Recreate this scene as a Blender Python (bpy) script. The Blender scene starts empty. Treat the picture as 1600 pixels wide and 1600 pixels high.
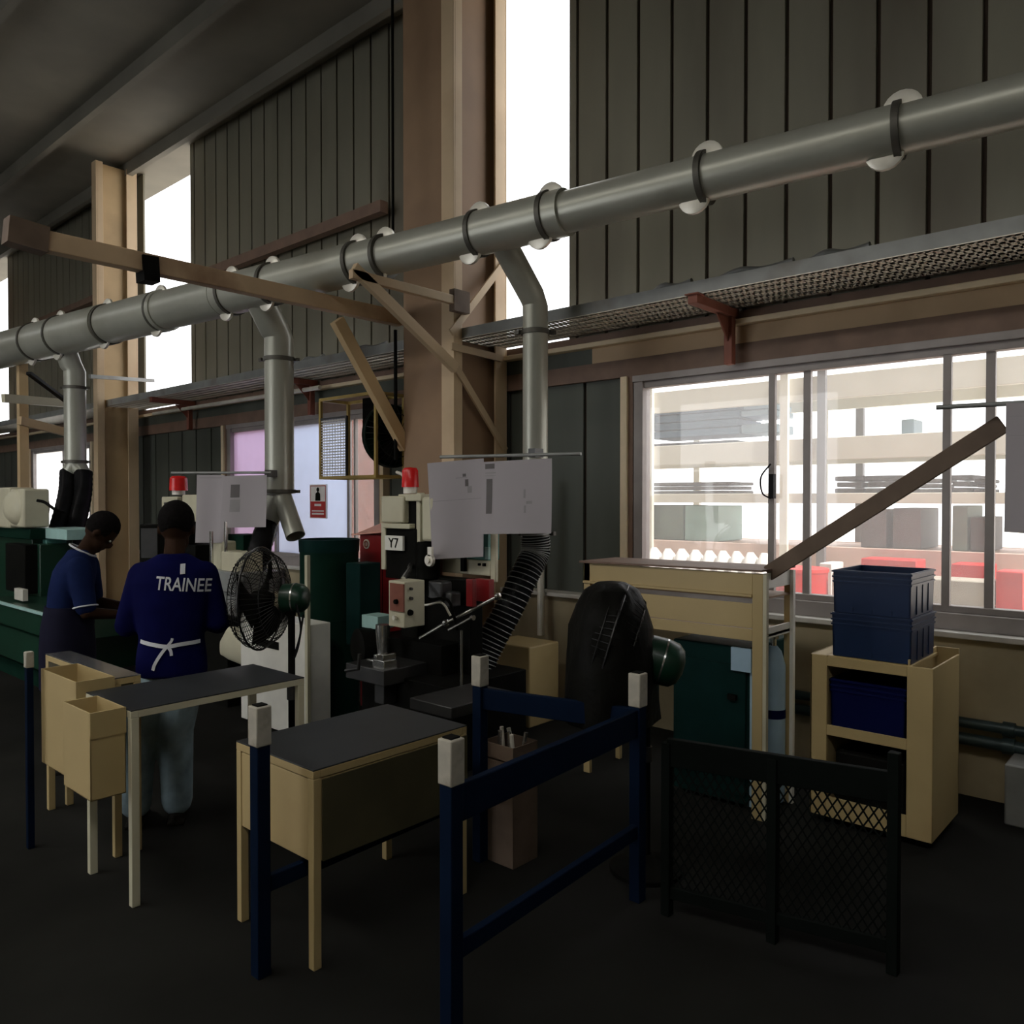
import bpy, math, random
from mathutils import Vector, Matrix
from mathutils.bvhtree import BVHTree
random.seed(7)
SC = bpy.context.scene
COL = SC.collection

# ---------------- camera ----------------
YAW = math.atan(1116/1250)
PITCH = math.atan(20/1250)
CAM = Vector((0, 0, 1.75))
FW = Vector((-math.sin(YAW)*math.cos(PITCH), math.cos(YAW)*math.cos(PITCH), -math.sin(PITCH)))
RT = Vector((math.cos(YAW), math.sin(YAW), 0))
UP = RT.cross(FW)
cd = bpy.data.cameras.new('camera'); cam = bpy.data.objects.new('camera', cd); COL.objects.link(cam)
cd.sensor_width = 36; cd.lens = 1250/1600*36; cd.clip_end = 200; cd.clip_start = .05
cam.matrix_world = Matrix.Translation(CAM) @ Matrix((RT, UP, -FW)).transposed().to_4x4()
SC.camera = cam

# ---------------- world, exposure ----------------
SKY = 2.6
w = bpy.data.worlds.new('world'); SC.world = w; w.use_nodes = True
bg = w.node_tree.nodes['Background']; bg.inputs[0].default_value = (.98, .985, 1, 1); bg.inputs[1].default_value = SKY
SC.view_settings.view_transform = 'Standard'; SC.view_settings.look = 'None'
SC.view_settings.exposure = 0.0; SC.view_settings.gamma = 1; SC.view_settings.use_curve_mapping = False
SC.cycles.use_denoising = True
SC.cycles.max_bounces = 8; SC.cycles.diffuse_bounces = 5; SC.cycles.transparent_max_bounces = 16
SC.cycles.sample_clamp_indirect = 6

def area(name, loc, rot, sx, sy, power, colr):
    l = bpy.data.lights.new(name, 'AREA'); l.shape = 'RECTANGLE'; l.size = sx; l.size_y = sy; l.energy = power; l.color = colr
    o = bpy.data.objects.new(name, l); COL.objects.link(o); o.location = loc; o.rotation_euler = rot
    return o
sl = bpy.data.lights.new('sun', 'SUN'); sl.energy = 5; sl.angle = .02; sl.color = (1, .95, .87)
so_ = bpy.data.objects.new('sun', sl); COL.objects.link(so_); so_.rotation_euler = Vector((.62, -.10, .78)).to_track_quat('Z', 'Y').to_euler()
# added fill lamps: under the roof slots and inside the unseen front-wall opening
area('roof_fill_lamp', (-4.5, -2.6, 6.55), (0, 0, 0), 14, 1.0, 210, (1, .93, .80))
area('front_wall_fill_lamp', (-9, -5.75, 2.2), (math.radians(-90), 0, math.radians(0)), 5, 3.2, 18, (1, .93, .82))

# ---------------- pixel helpers ----------------
def ray(px, py):
    return FW + RT*((px-800)/1250) + UP*((800-py)/1250)
def D(px, py, d): return CAM + ray(px, py)*d
def W(px, py, Y):
    r = ray(px, py); return CAM + r*(Y/r.y)
def WX(px, py, X):
    r = ray(px, py); return CAM + r*(X/r.x)
def WZ(px, py, z):
    r = ray(px, py); return CAM + r*((z-1.75)/r.z)
def Yd(px, d): return D(px, 780, d).y

# ---------------- materials ----------------
def mat(name, col, rough=.6, metal=0, var=.12, scale=6, dirt=None, dirtamt=.5, bump=0, spec=.5, stretch=None, coat=0):
    m = bpy.data.materials.new(name); m.use_nodes = True
    nt = m.node_tree; N = nt.nodes; L = nt.links; b = N['Principled BSDF']
    if max(col) < .07 and metal == 0 and not coat: spec = .03
    b.inputs['Roughness'].default_value = rough; b.inputs['Metallic'].default_value = metal
    b.inputs['Specular IOR Level'].default_value = spec; b.inputs['Coat Weight'].default_value = coat
    tc = N.new('ShaderNodeTexCoord'); mp = N.new('ShaderNodeMapping'); L.new(tc.outputs['Object'], mp.inputs[0])
    if stretch: mp.inputs['Scale'].default_value = stretch
    nz = N.new('ShaderNodeTexNoise'); nz.inputs['Scale'].default_value = scale; nz.inputs['Detail'].default_value = 5
    L.new(mp.outputs[0], nz.inputs[0])
    rp = N.new('ShaderNodeValToRGB'); L.new(nz.outputs[0], rp.inputs[0])
    rp.color_ramp.elements[0].position = .3; rp.color_ramp.elements[1].position = .7
    rp.color_ramp.elements[0].color = (*[c*(1-var) for c in col], 1)
    rp.color_ramp.elements[1].color = (*[min(1, c*(1+var)) for c in col], 1)
    out = rp.outputs[0]
    if dirt:
        n2 = N.new('ShaderNodeTexNoise'); n2.inputs['Scale'].default_value = scale*.6; n2.inputs['Detail'].default_value = 8
        L.new(mp.outputs[0], n2.inputs[0])
        r2 = N.new('ShaderNodeValToRGB'); L.new(n2.outputs[0], r2.inputs[0])
        r2.color_ramp.elements[0].position = .52; r2.color_ramp.elements[1].position = .7
        r2.color_ramp.elements[1].color = (dirtamt, dirtamt, dirtamt, 1)
        mx = N.new('ShaderNodeMix'); mx.data_type = 'RGBA'
        L.new(r2.outputs[0], mx.inputs[0]); L.new(out, mx.inputs[6]); mx.inputs[7].default_value = (*dirt, 1)
        out = mx.outputs[2]
    L.new(out, b.inputs['Base Color'])
    if bump:
        bp = N.new('ShaderNodeBump'); bp.inputs['Strength'].default_value = bump; bp.inputs['Distance'].default_value = .01
        L.new(nz.outputs[0], bp.inputs['Height']); L.new(bp.outputs[0], b.inputs['Normal'])
    return m
def glass(name, haze, tint=(1, 1, 1)):
    m = bpy.data.materials.new(name); m.use_nodes = True
    nt = m.node_tree; N = nt.nodes; L = nt.links
    for n in list(N): N.remove(n)
    o = N.new('ShaderNodeOutputMaterial'); t = N.new('ShaderNodeBsdfTransparent'); tr = N.new('ShaderNodeBsdfTranslucent')
    t.inputs[0].default_value = (*tint, 1); tr.inputs[0].default_value = (*tint, 1)
    mx = N.new('ShaderNodeMixShader'); nz = N.new('ShaderNodeTexNoise'); nz.inputs['Scale'].default_value = 2.5
    mr = N.new('ShaderNodeMapRange'); mr.inputs[3].default_value = haze*.75; mr.inputs[4].default_value = min(1, haze*1.25)
    L.new(nz.outputs[0], mr.inputs[0]); L.new(mr.outputs[0], mx.inputs[0]); L.new(t.outputs[0], mx.inputs[1]); L.new(tr.outputs[0], mx.inputs[2])
    g = N.new('ShaderNodeBsdfGlossy'); g.inputs['Roughness'].default_value = .02
    m2 = N.new('ShaderNodeMixShader'); m2.inputs[0].default_value = .04
    L.new(mx.outputs[0], m2.inputs[1]); L.new(g.outputs[0], m2.inputs[2]); L.new(m2.outputs[0], o.inputs[0])
    return m
M = dict(
 clad=mat('clad_grey_green', (.215, .205, .155), .55, .1, .15, 1.5, (.09, .07, .05), .5, stretch=(1, 1, .25)),
 clad_rib=mat('clad_seam_brown', (.06, .045, .035), .7),
 clad_low=mat('clad_dark_green', (.075, .085, .07), .6, 0, .2, 1.5, stretch=(2, 1, .2)),
 masonry=mat('painted_masonry', (.40, .34, .22), .85, 0, .12, 2.5, (.22, .17, .1), .5, .15),
 ledge=mat('ledge_white', (.62, .6, .55), .7),
 floor=mat('oily_concrete', (.018, .018, .016), .9, 0, .3, 1.2, (.02, .02, .02), .7, .1),
 roof=mat('roof_sheet', (.17, .16, .13), .7, 0, .2, 1),
 tan=mat('tan_sheet_steel', (.50, .38, .18), .5, 0, .08, 2.2, (.3, .19, .08), .35),
 cream_steel=mat('cream_painted_steel', (.62, .47, .30), .55, 0, .1, 1.6, (.34, .2, .1), .55),
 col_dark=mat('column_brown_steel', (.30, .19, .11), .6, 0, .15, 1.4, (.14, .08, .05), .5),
 col_tan=mat('column_tan_steel', (.58, .42, .23), .6, 0, .15, 1.4, (.24, .15, .08), .5),
 beam=mat('tie_beam_tan', (.58, .42, .26), .6, 0, .15, 2, (.16, .07, .03), .8),
 galv=mat('galvanised_duct', (.45, .455, .39), .36, .35, .1, 2, (.22, .20, .14), .4),
 galv_dark=mat('duct_clamp', (.10, .095, .08), .5, .4),
 lug=mat('clamp_lug_pale', (.85, .82, .72), .35, .3),
 tray=mat('tray_galvanised', (.30, .31, .30), .5, .3, .15, 5, (.16, .13, .1), .5),
 redox=mat('red_oxide', (.26, .085, .055), .6, 0, .2),
 brown=mat('brown_rail', (.20, .125, .09), .6, 0, .15),
 board=mat('cream_board', (.58, .42, .26), .6, 0, .1, 2, (.3, .2, .1), .5),
 winframe=mat('grey_window_frame', (.34, .31, .30), .5, .2, .1),
 black=mat('black_machine', (.008, .008, .007), .55, 0, .3, 6, spec=.3),
 blackg=mat('glossy_black', (.012, .012, .013), .25, 0, .3, 6),
 wire=mat('guard_wire_black', (.012, .012, .012), .35, .3),
 dkmetal=mat('worn_steel', (.08, .08, .08), .4, .7, .2),
 chrome=mat('bright_steel', (.6, .6, .58), .22, .9, .1),
 cream=mat('cream_enamel', (.60, .57, .42), .45, 0, .08, 3, (.35, .3, .2), .4),
 white=mat('white_enamel', (.84, .83, .76), .45, 0, .06),
 dgreen=mat('dark_green_enamel', (.006, .024, .016), .5, 0, .2, 3),
 green=mat('machine_green', (.004, .035, .018), .4, 0, .15, 3, coat=.12),
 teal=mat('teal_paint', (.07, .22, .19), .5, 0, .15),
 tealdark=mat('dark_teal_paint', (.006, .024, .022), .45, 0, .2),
 turq=mat('pale_turquoise', (.35, .55, .52), .5),
 blue=mat('navy_blue_paint', (.004, .010, .027), .6, 0, .2, 4, spec=.25),
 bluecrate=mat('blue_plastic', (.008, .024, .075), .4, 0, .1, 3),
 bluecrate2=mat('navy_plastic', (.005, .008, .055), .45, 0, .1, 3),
 lightblue=mat('light_blue_paint', (.35, .5, .62), .5),
 red=mat('red_paint', (.26, .012, .015), .4, 0, .15),
 redlens=mat('red_beacon_lens', (.75, .02, .02), .25, 0, .05),
 pink=mat('salmon_paint', (.75, .38, .30), .6, 0, .05),
 benchtop=mat('grey_bench_top', (.022, .025, .027), .5, .05, .2, 4),
 shirt=mat('blue_shirt', (.0038, .0045, .045), .8, 0, .2, 8, bump=.3),
 shirt2=mat('blue_polo', (.010, .018, .068), .8, 0, .2, 8, bump=.3),
 jeans=mat('blue_jeans', (.27, .37, .42), .85, 0, .3, 9, (.5, .6, .62), .6, .3),
 darktr=mat('dark_trousers', (.02, .022, .03), .8),
 skin=mat('dark_skin', (.035, .018, .011), .5, 0, .1),
 hair=mat('black_hair', (.008, .007, .007), .8, 0, .3, 60, bump=.6),
 eye=mat('eye_white', (.6, .6, .55), .3), apron=mat('dark_apron', (.015, .015, .03), .8),
 strap=mat('white_cotton', (.62, .64, .68), .8), shoe=mat('black_shoe', (.02, .018, .015), .5),
 paper=mat('paper', (.42, .39, .41), .8, 0, .03, 2), print_=mat('printed_ink', (.14, .13, .13), .8), print2=mat('printed_grey', (.32, .31, .31), .8),
 posterred=mat('poster_red', (.45, .03, .03), .6), posterw=mat('poster_white', (.75, .72, .7), .6),
 rust=mat('rusty_steel', (.15, .105, .075), .7, .2, .2), fencem=mat('fence_dark', (.006, .008, .007), .6, 0, spec=.3),
 bag=mat('black_polythene', (.008, .008, .007), .38, 0, .2, 12, bump=.7),
 yellow=mat('ochre_frame', (.42, .30, .09), .55, 0, .15), grid=mat('pale_wire', (.62, .6, .56), .5, .2),
 capw=mat('weathered_cap', (.45, .42, .35), .7, 0, .15, 14, (.16, .13, .09), .7),
 olive=mat('dark_olive', (.07, .06, .028), .6, 0, .3, 3), cream_lit=mat('lit_cream_paint', (.85, .70, .48), .5, 0, .06),  # bright cream: daylight falling on the strips is put into the colour
 teali=mat('teal_pipe', (.035, .06, .065), .4, .3), outc=mat('rack_cream', (.80, .77, .68), .6, 0, .05), outg=mat('outdoor_ground', (.75, .7, .62), .9),
 obl=mat('crate_slate_blue', (.10, .19, .29), .6, 0, .12), ogr=mat('crate_grey_green', (.20, .27, .23), .7), odk=mat('dark_stock', (.10, .09, .09), .7, 0, .4, 12),
 ogy=mat('grey_stock', (.20, .20, .21), .7), ored=mat('outdoor_red', (.65, .04, .04), .5), owh=mat('white_sacks', (.85, .83, .8), .8), owood=mat('weathered_timber', (.42, .38, .32), .8),
 pinkbeam=mat('rack_rose_beam', (.70, .52, .45), .6), salmonwall=mat('salmon_wall', (.42, .14, .11), .8),
 gl=glass('hazy_glass', .09), glf=glass('frosted_blue_film', .8, (.66, .72, .84)), glp=glass('frosted_lilac_film', .75, (.68, .60, .74)), glw=glass('frosted_white_film', .75, (.95, .96, .97)),  # clear panes: haze mixed in to pale the yard behind
)

# ---------------- mesh builder ----------------
class MB:
    def __init__(s): s.v = []; s.f = []
    def add(s, vs, fs):
        n = len(s.v); s.v += [Vector(v) for v in vs]; s.f += [tuple(i+n for i in f) for f in fs]; return s
    def box(s, x0, x1, y0, y1, z0, z1):
        return s.add([(x, y, z) for z in (z0, z1) for y in (y0, y1) for x in (x0, x1)],
                     [(0, 2, 3, 1), (4, 5, 7, 6), (0, 1, 5, 4), (2, 6, 7, 3), (0, 4, 6, 2), (1, 3, 7, 5)])
    def bar(s, a, b, w, h=None, up=(0, 0, 1)):      # rectangular bar from a to b; w across, h along up
        a, b = Vector(a), Vector(b); h = h or w; t = (b-a).normalized(); u = Vector(up)
        if abs(t.dot(u)) > .98: u = Vector((0, 1, 0))
        sd = t.cross(u).normalized(); u = sd.cross(t).normalized(); vs = []
        for p in (a, b):
            for i, j in ((-1, -1), (1, -1), (1, 1), (-1, 1)): vs.append(p+sd*i*w/2+u*j*h/2)
        return s.add(vs, [(3, 2, 1, 0), (4, 5, 6, 7), (0, 1, 5, 4), (1, 2, 6, 5), (2, 3, 7, 6), (3, 0, 4, 7)])
    def tube(s, pts, r, n=10, cap=True):
        pts = [Vector(p) for p in pts]; rs = r if isinstance(r, (list, tuple)) else [r]*len(pts)
        t0 = (pts[1]-pts[0]).normalized(); u = t0.orthogonal().normalized(); base = len(s.v); vs = []; fs = []
        for i, p in enumerate(pts):
            t = (pts[min(i+1, len(pts)-1)]-pts[max(i-1, 0)])
            if t.length < 1e-6: t = t0
            t = t.normalized(); u = (u-t*u.dot(t)); u = u.normalized() if u.length > 1e-4 else t.orthogonal().normalized(); v = t.cross(u)
            for k in range(n):
                a = 2*math.pi*k/n; vs.append(p+(u*math.cos(a)+v*math.sin(a))*rs[i])
        for i in range(len(pts)-1):
            for k in range(n):
                k2 = (k+1) % n; fs.append((i*n+k, i*n+k2, (i+1)*n+k2, (i+1)*n+k))
        if cap:
            fs.append(tuple(reversed(range(n)))); fs.append(tuple((len(pts)-1)*n+k for k in range(n)))
        return s.add(vs, fs)
    def lathe(s, a, axis, prof, n=24):               # prof: (distance along axis, radius)
        a = Vector(a); t = Vector(axis).normalized(); u = t.orthogonal().normalized(); v = t.cross(u); vs = []; fs = []
        for h, r in prof:
            for k in range(n):
                q = 2*math.pi*k/n; vs.append(a+t*h+(u*math.cos(q)+v*math.sin(q))*max(r, 1e-4))
        for i in range(len(prof)-1):
            for k in range(n):
                k2 = (k+1) % n; fs.append((i*n+k, i*n+k2, (i+1)*n+k2, (i+1)*n+k))
        fs.append(tuple(reversed(range(n)))); fs.append(tuple((len(prof)-1)*n+k for k in range(n)))
        return s.add(vs, fs)
    def loft(s, rings, n=24):                        # ring: (centre, half axis u, half axis v)
        vs = []; fs = []
        for c, u, v in rings:
            c, u, v = Vector(c), Vector(u), Vector(v)
            for k in range(n):
                q = 2*math.pi*k/n; vs.append(c+u*math.cos(q)+v*math.sin(q))
        for i in range(len(rings)-1):
            for k in range(n):
                k2 = (k+1) % n; fs.append((i*n+k, i*n+k2, (i+1)*n+k2, (i+1)*n+k))
        fs.append(tuple(reversed(range(n)))); fs.append(tuple((len(rings)-1)*n+k for k in range(n)))
        return s.add(vs, fs)
    def ring(s, c, axis, R, r, n=40, m=6):
        c = Vector(c); t = Vector(axis).normalized(); u = t.orthogonal().normalized(); v = t.cross(u)
        pts = [c+(u*math.cos(2*math.pi*k/n)+v*math.sin(2*math.pi*k/n))*R for k in range(n+1)]
        return s.tube(pts, r, m, False)
    def prism(s, poly, e):                           # polygon (list of 3D points) extruded by vector e
        n = len(poly); e = Vector(e); vs = [Vector(p) for p in poly]+[Vector(p)+e for p in poly]
        return s.add(vs, [tuple(reversed(range(n))), tuple(range(n, 2*n))]+[(i, (i+1) % n, n+(i+1) % n, n+i) for i in range(n)])
    def xf(s, m):
        s.v = [m @ v for v in s.v]; return s

WLOC = {}
def obj(name, mb, m, parent=None, label=None, bevel=0, smooth=True):
    lo = Vector([min(v[i] for v in mb.v) for i in range(3)]); hi = Vector([max(v[i] for v in mb.v) for i in range(3)])
    c = Vector(((lo.x+hi.x)/2, (lo.y+hi.y)/2, lo.z))
    me = bpy.data.meshes.new(name); me.from_pydata([v-c for v in mb.v], [], mb.f); me.materials.append(m if not isinstance(m, str) else M[m])
    import bmesh
    bm = bmesh.new(); bm.from_mesh(me); bmesh.ops.recalc_face_normals(bm, faces=bm.faces); bm.to_mesh(me); bm.free()
    if smooth:
        for p in me.polygons: p.use_smooth = True
        me.set_sharp_from_angle(angle=math.radians(38))
    o = bpy.data.objects.new(name, me); COL.objects.link(o); WLOC[o.name] = c
    if parent:
        o.parent = parent; o.location = c-WLOC[parent.name]
    else: o.location = c
    if label: o['label'] = label
    if bevel:
        b = o.modifiers.new('bevel', 'BEVEL'); b.width = bevel; b.segments = 2; b.limit_method = 'ANGLE'
    return o
def tag(o, label, cat, group=None):
    o['label'] = label; o['category'] = cat
    if group: o['group'] = group
    return o
def thing(name, label, cat, loc, group=None, kind=None):
    o = bpy.data.objects.new(name, None); COL.objects.link(o); o.location = Vector(loc); o.empty_display_size = .1; WLOC[o.name] = Vector(loc)
    if label: o['label'] = label
    if cat: o['category'] = cat
    if group: o['group'] = group
    if kind: o['kind'] = kind
    return o
def struct(name, mb, m, bevel=0):
    o = obj(name, mb, m, bevel=bevel); o['kind'] = 'structure'; return o
def spline(pts, n=10):
    pts = [Vector(p) for p in pts]; P = [pts[0]*2-pts[1]]+pts+[pts[-1]*2-pts[-2]]; out = []
    for i in range(1, len(P)-2):
        for k in range(n):
            t = k/n; a, b, c, d = P[i-1], P[i], P[i+1], P[i+2]
            out.append(.5*((2*b)+(c-a)*t+(2*a-5*b+4*c-d)*t*t+(3*b-a-3*c+d)*t**3))
    return out+[pts[-1]]
def fb(mb, px0, px1, pt, pb, Y, dy, bottom=None):   # room-aligned box whose face on plane Y spans those pixels
    a = W(px0, pt, Y); b = W(px1, pt, Y); c = W((px0+px1)/2, pt, Y); e = W((px0+px1)/2, pb, Y)
    return mb.box(a.x, b.x, Y, Y+dy, e.z if bottom is None else bottom, c.z)
# =================== the hall ===================
WY = 5.4
struct('floor', MB().box(-27, 7, -6.2, 5.5, -.12, 0), 'floor')
# ceiling: sheet roof with purlins, unseen slots added to let light in
mb = MB()
for y0, y1 in ((-6.2, -3.4), (-1.8, 5.9)):
    mb.box(-27, 7, y0, y1, 6.7, 6.75)
for x0 in range(-27, 7, 4):
    mb.box(x0, x0+1.2, -3.4, -1.8, 6.7, 6.75)
for y in (-5, -3.7, -1.6, -.2, 1.2, 2.6, 4.0, 5.1): mb.box(-27, 7, y-.04, y+.04, 6.52, 6.70)
struct('ceiling', mb, 'roof')
mb = MB()
for x0 in range(-27, 7, 4): mb.box(x0+1.2, min(x0+4, 7), -3.4, -1.8, 6.71, 6.72)
struct('ceiling_added_pane', mb, 'glw')  # translucent panes added in the slots above the fill lamp
# masonry dado of the window wall
mb = MB().box(-27, 7, 5.30, 5.52, 0, .93)
struct('wall_back', mb, 'masonry')
struct('trim_1', MB().box(-27, 7, 5.24, 5.52, .93, .965), 'ledge', .006)
# standing-seam cladding above the cable tray
def cladding(name, x0, x1, z0, z1, m, pitch=.30, gap=.026, depth=.05):
    r = thing(name, None, None, ((x0+x1)/2, WY, z0), kind='structure')
    pans = MB(); ribs = MB(); x = x1
    while x > x0+1e-3:
        xa = max(x0, x-pitch)
        pans.box(xa+gap, x, WY, WY+.03, z0, z1); ribs.box(xa, xa+gap, WY+depth*.5, WY+.05, z0, z1); x = xa
    obj('sheet', pans, m, r, bevel=.004); obj('seam', ribs, 'clad_rib', r); return r
cladding('wall_back_upper', -4.19, 7, 3.02, 6.7, 'clad')
cladding('wall_back_upper', -10.88, -5.65, 3.02, 6.7, 'clad')
cladding('wall_back_upper', -18.7, -12.35, 3.02, 6.7, 'clad')
cladding('wall_back_upper', -27, -20.1, 3.02, 6.7, 'clad')
# lower cladding between the windows
WIN = [(-3.60, .10), (-9.90, -6.55), (-17.3, -14.2)]
for a, b in ((-6.55, -3.60), (-14.2, -9.90), (.10, 7), (-27, -17.3)):
    cladding('wall_back_lower', a, b, .965, 2.86, 'clad_low', .42, .03)
struct('trim_2', MB().box(-27, 7, WY-.05, WY+.05, 2.72, 2.86), 'brown')          # brown head rail over the windows
mb = MB().box(-3.9, 7, WY-.045, WY+.04, 2.86, 2.985)
struct('trim_3', mb, 'board', .004)
struct('trim_4', MB().box(-27, 7, WY-.11, WY+.03, 2.985, 3.025), 'cream_lit', .006)
struct('trim_5', MB().box(-27, 7, WY-.06, WY+.05, 3.02, 3.09), 'brown')
struct('trim_6', MB().box(-27, -3.9, WY-.03, WY+.04, 2.86, 2.985), 'clad_low')
struct('wall_left', MB().box(-27.2, -27, -6.2, 5.52, 0, 6.7), 'clad')
struct('wall_right', MB().box(7, 7.2, -6.2, 5.52, 0, 6.7), 'clad')
mb = MB().box(-27, -12, -6.2, -6, 0, 6.7).box(-6, 7, -6.2, -6, 0, 6.7).box(-12, -6, -6.2, -6, 4, 6.7)
struct('wall_front', mb, 'clad')

# columns
def column(x1, wid=.50, y0=4.67, y1=5.28, tone='col_dark'):
    r = thing('column', 'tan painted built-up steel column', 'column', (x1-wid/2, (y0+y1)/2, 0), kind='structure')
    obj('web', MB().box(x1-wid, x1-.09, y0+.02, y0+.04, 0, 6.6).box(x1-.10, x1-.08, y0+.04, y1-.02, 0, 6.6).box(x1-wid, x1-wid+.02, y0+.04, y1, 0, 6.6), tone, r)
    obj('flange', MB().box(x1-.15, x1, y0, y0+.02, 0, 6.6).box(x1-.02, x1, y0+.02, y0+.10, 0, 6.6), 'cream_steel', r, bevel=.003)
    obj('flange', MB().box(x1-.15, x1, y1-.02, y1, 0, 6.6).box(x1-.02, x1, y1-.15, y1-.02, 0, 6.6), 'cream_steel', r, bevel=.003)
    obj('base_plate', MB().box(x1-wid-.06, x1+.06, y0-.06, y1+.0, 0, .03), 'col_dark', r)
    return r
CX = -4.82
c2 = column(CX, .66, 4.67, 5.33)
c1 = column(-12.10, .20, 4.62, 5.20, 'col_tan')
column(-20.0, .5); 
# lacing bars on the side of the near column
mb = MB()
for (pa, pb) in (((705, 520), (786, 413)), ((705, 541), (783, 560)), ((712, 572), (790, 704))):
    a = WX(*pa, CX+.012); b = WX(*pb, CX+.012); mb.bar(a, b, .02, .06, (1, 0, 0) if False else (0, 0, 1))
obj('lacing', mb, 'cream_steel', c2)

# tie beam, knee braces
def P3(px, py, X): return WX(px, py, X)
t = thing('tie_beam', 'long horizontal tan beam crossing in front of the grey duct', 'beam', P3(610, 495, -5.74))
BX = -5.50
a, b = P3(38, 390, BX), P3(612, 494, BX); b.z = a.z = 3.352; b.y = 4.665
obj('beam', MB().bar(a, b, .09, .125), 'beam', t, bevel=.005)
obj('knee_brace', MB().bar(P3(526, 500, BX), P3(634, 700, BX), .07, .11), 'col_tan', t, bevel=.004)
obj('splice_clamp', MB().bar(P3(218, 420, BX), P3(243, 424, BX), .13, .17), 'black', t)
obj('end_bracket', MB().bar(a+Vector((0, -.1, .02)), a+Vector((0, .12, .0)), .12, .16), 'rust', t)
t = thing('duct_bracket', 'triangular cream bracket on the near column holding up the duct', 'bracket', P3(720, 465, -4.77))
a, b = P3(548, 412, -4.77), P3(722, 466, -4.77); b.z -= .035; a.z = b.z
obj('arm', MB().bar(a, b, .05, .07), 'cream_steel', t, bevel=.004)
obj('brace', MB().bar(P3(552, 418, -4.77), P3(712, 576, -4.77), .05, .085), 'cream_steel', t, bevel=.004)
obj('mounting_plate', MB().box(-4.80, -4.74, 4.60, 4.78, b.z-.09, b.z+.09), 'rust', t)
# hanger rod behind the bracket
a = P3(614, 352, -5.3); b = P3(612, 640, -5.3)
tag(obj('hanger_rod', MB().tube([(a.x, a.y, 6.52), (a.x, a.y, 3.79)], .012, 8), 'black'), 'thin steel rod hanging the duct beside the near column', 'rod')
tag(obj('cable_conduit', MB().tube([(CX-.69, 4.62, 2.1), (CX-.69, 4.62, 3.25)], .016, 8), 'black'), 'dark vertical conduit on left edge of near column', 'conduit')

# far left purlins and frames
for i, (pa, pb, Y, wd, m, lab) in enumerate((
    ((5, 520), (152, 474), 5.25, .10, 'brown', 'dark rail on the far upper wall, above the duct end'),
    ((300, 428), (600, 335), 5.25, .12, 'brown', 'dark rail on the upper wall above the duct, between the two columns'),
)):
    a = W(*pa, Y); b = W(*pb, Y); z = (a.z+b.z)/2
    tag(obj('wall_rail', MB().bar((a.x, Y, z), (b.x, Y, z), .1, wd), m), lab, 'rail')
lf = [((5, 622), (100, 630), 9.5, .10, 'cream', 'pale cross beam highest of the far left framing'),
      ((30, 657), (105, 676), 9.6, .10, 'col_tan', 'sloping tan strut low in the far left framing'),
      ((45, 583), (105, 628), 9.2, .035, 'blackg', 'thin black diagonal brace rod at far left')]
for pa, pb, d, wd, m, lab in lf:
    tag(obj('cross_beam', MB().bar(D(*pa, d), D(*pb, d+.8), .06, wd), m), lab, 'beam')
a = D(35, 600, 9.9)
tag(obj('steel_post', MB().bar((a.x, a.y, 0), (a.x, a.y, 3.6), .1, .1, (0, 1, 0)), 'col_tan'), 'slim tan post standing in the far left corner', 'post')
tag(obj('support_angle', MB().bar(D(140, 588, 11), D(240, 595, 11.9), .05, .05), 'tray'), 'thin grey-green angle bar across the far column', 'bar')

# cable tray
def tray():
    r = thing('cable_tray', 'long perforated galvanised cable tray along the window wall', 'cable tray', (-6, 5, 3.07))
    y0, y1, z = 4.78, 5.30, 3.10
    obj('side_rail', MB().box(-26, 6.9, y0-.012, y0, z, z+.085).box(-26, 6.9, y0-.012, y0+.02, z+.085, z+.092), 'tray', r)
    obj('side_rail', MB().box(-26, 6.9, y1, y1+.012, z, z+.085), 'blackg', r)
    # slotted bottom: cross ribs and long strips with open slots
    mb = MB()
    for k in range(6):
        y = y0+(y1-y0)*k/5; mb.box(-26, 6.9, y-.020, y+.020, z, z+.004)
    x = -12.5
    while x < .8:
        mb.box(x, x+.028, y0, y1, z, z+.0035); x += .042
    mb.box(-26, -12.5, y0, y1, z, z+.003); mb.box(.8, 6.9, y0, y1, z, z+.003)
    obj('slotted_bottom', mb, 'lug', r, 'slotted bottom, pale for light from below', smooth=False)  # paler than the rails: bounced window light put into the colour
    for x, l in ((-2.5, .5), (-1.9, .35), (-3.0, .3), (-6.4, .5), (-7.3, .4)):
        obj('cable', MB().tube(spline([(x, 4.85, z+.10), (x+l*.3, 4.83, z+.125), (x+l*.6, 4.86, z+.11), (x+l, 4.84, z+.12)], 6), .018, 8), 'tray', r)
tray()
for px, lab in ((1135, 'red oxide tray bracket above the big window'), (480, 'dark red tray bracket between the two columns'), (290, 'dark red tray bracket just right of the far column')):
    x = W(px, 560, 5.2).x
    r = thing('tray_bracket', lab, 'bracket', (x, 5.3, 2.72), 'brackets carrying the cable tray')
    obj('post', MB().box(x-.03, x+.03, 5.22, 5.28, 2.70, 3.09), 'redox', r, bevel=.003)
    obj('arm', MB().box(x-.035, x+.035, 4.72, 5.32, 3.035, 3.095).box(x-.05, x+.05, 4.70, 4.80, 3.09, 3.10), 'redox', r, bevel=.003)
    obj('gusset', MB().prism([(x-.005, 5.22, 3.03), (x-.005, 5.05, 3.03), (x-.005, 5.22, 2.86)], (.01, 0, 0)), 'redox', r)
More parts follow.
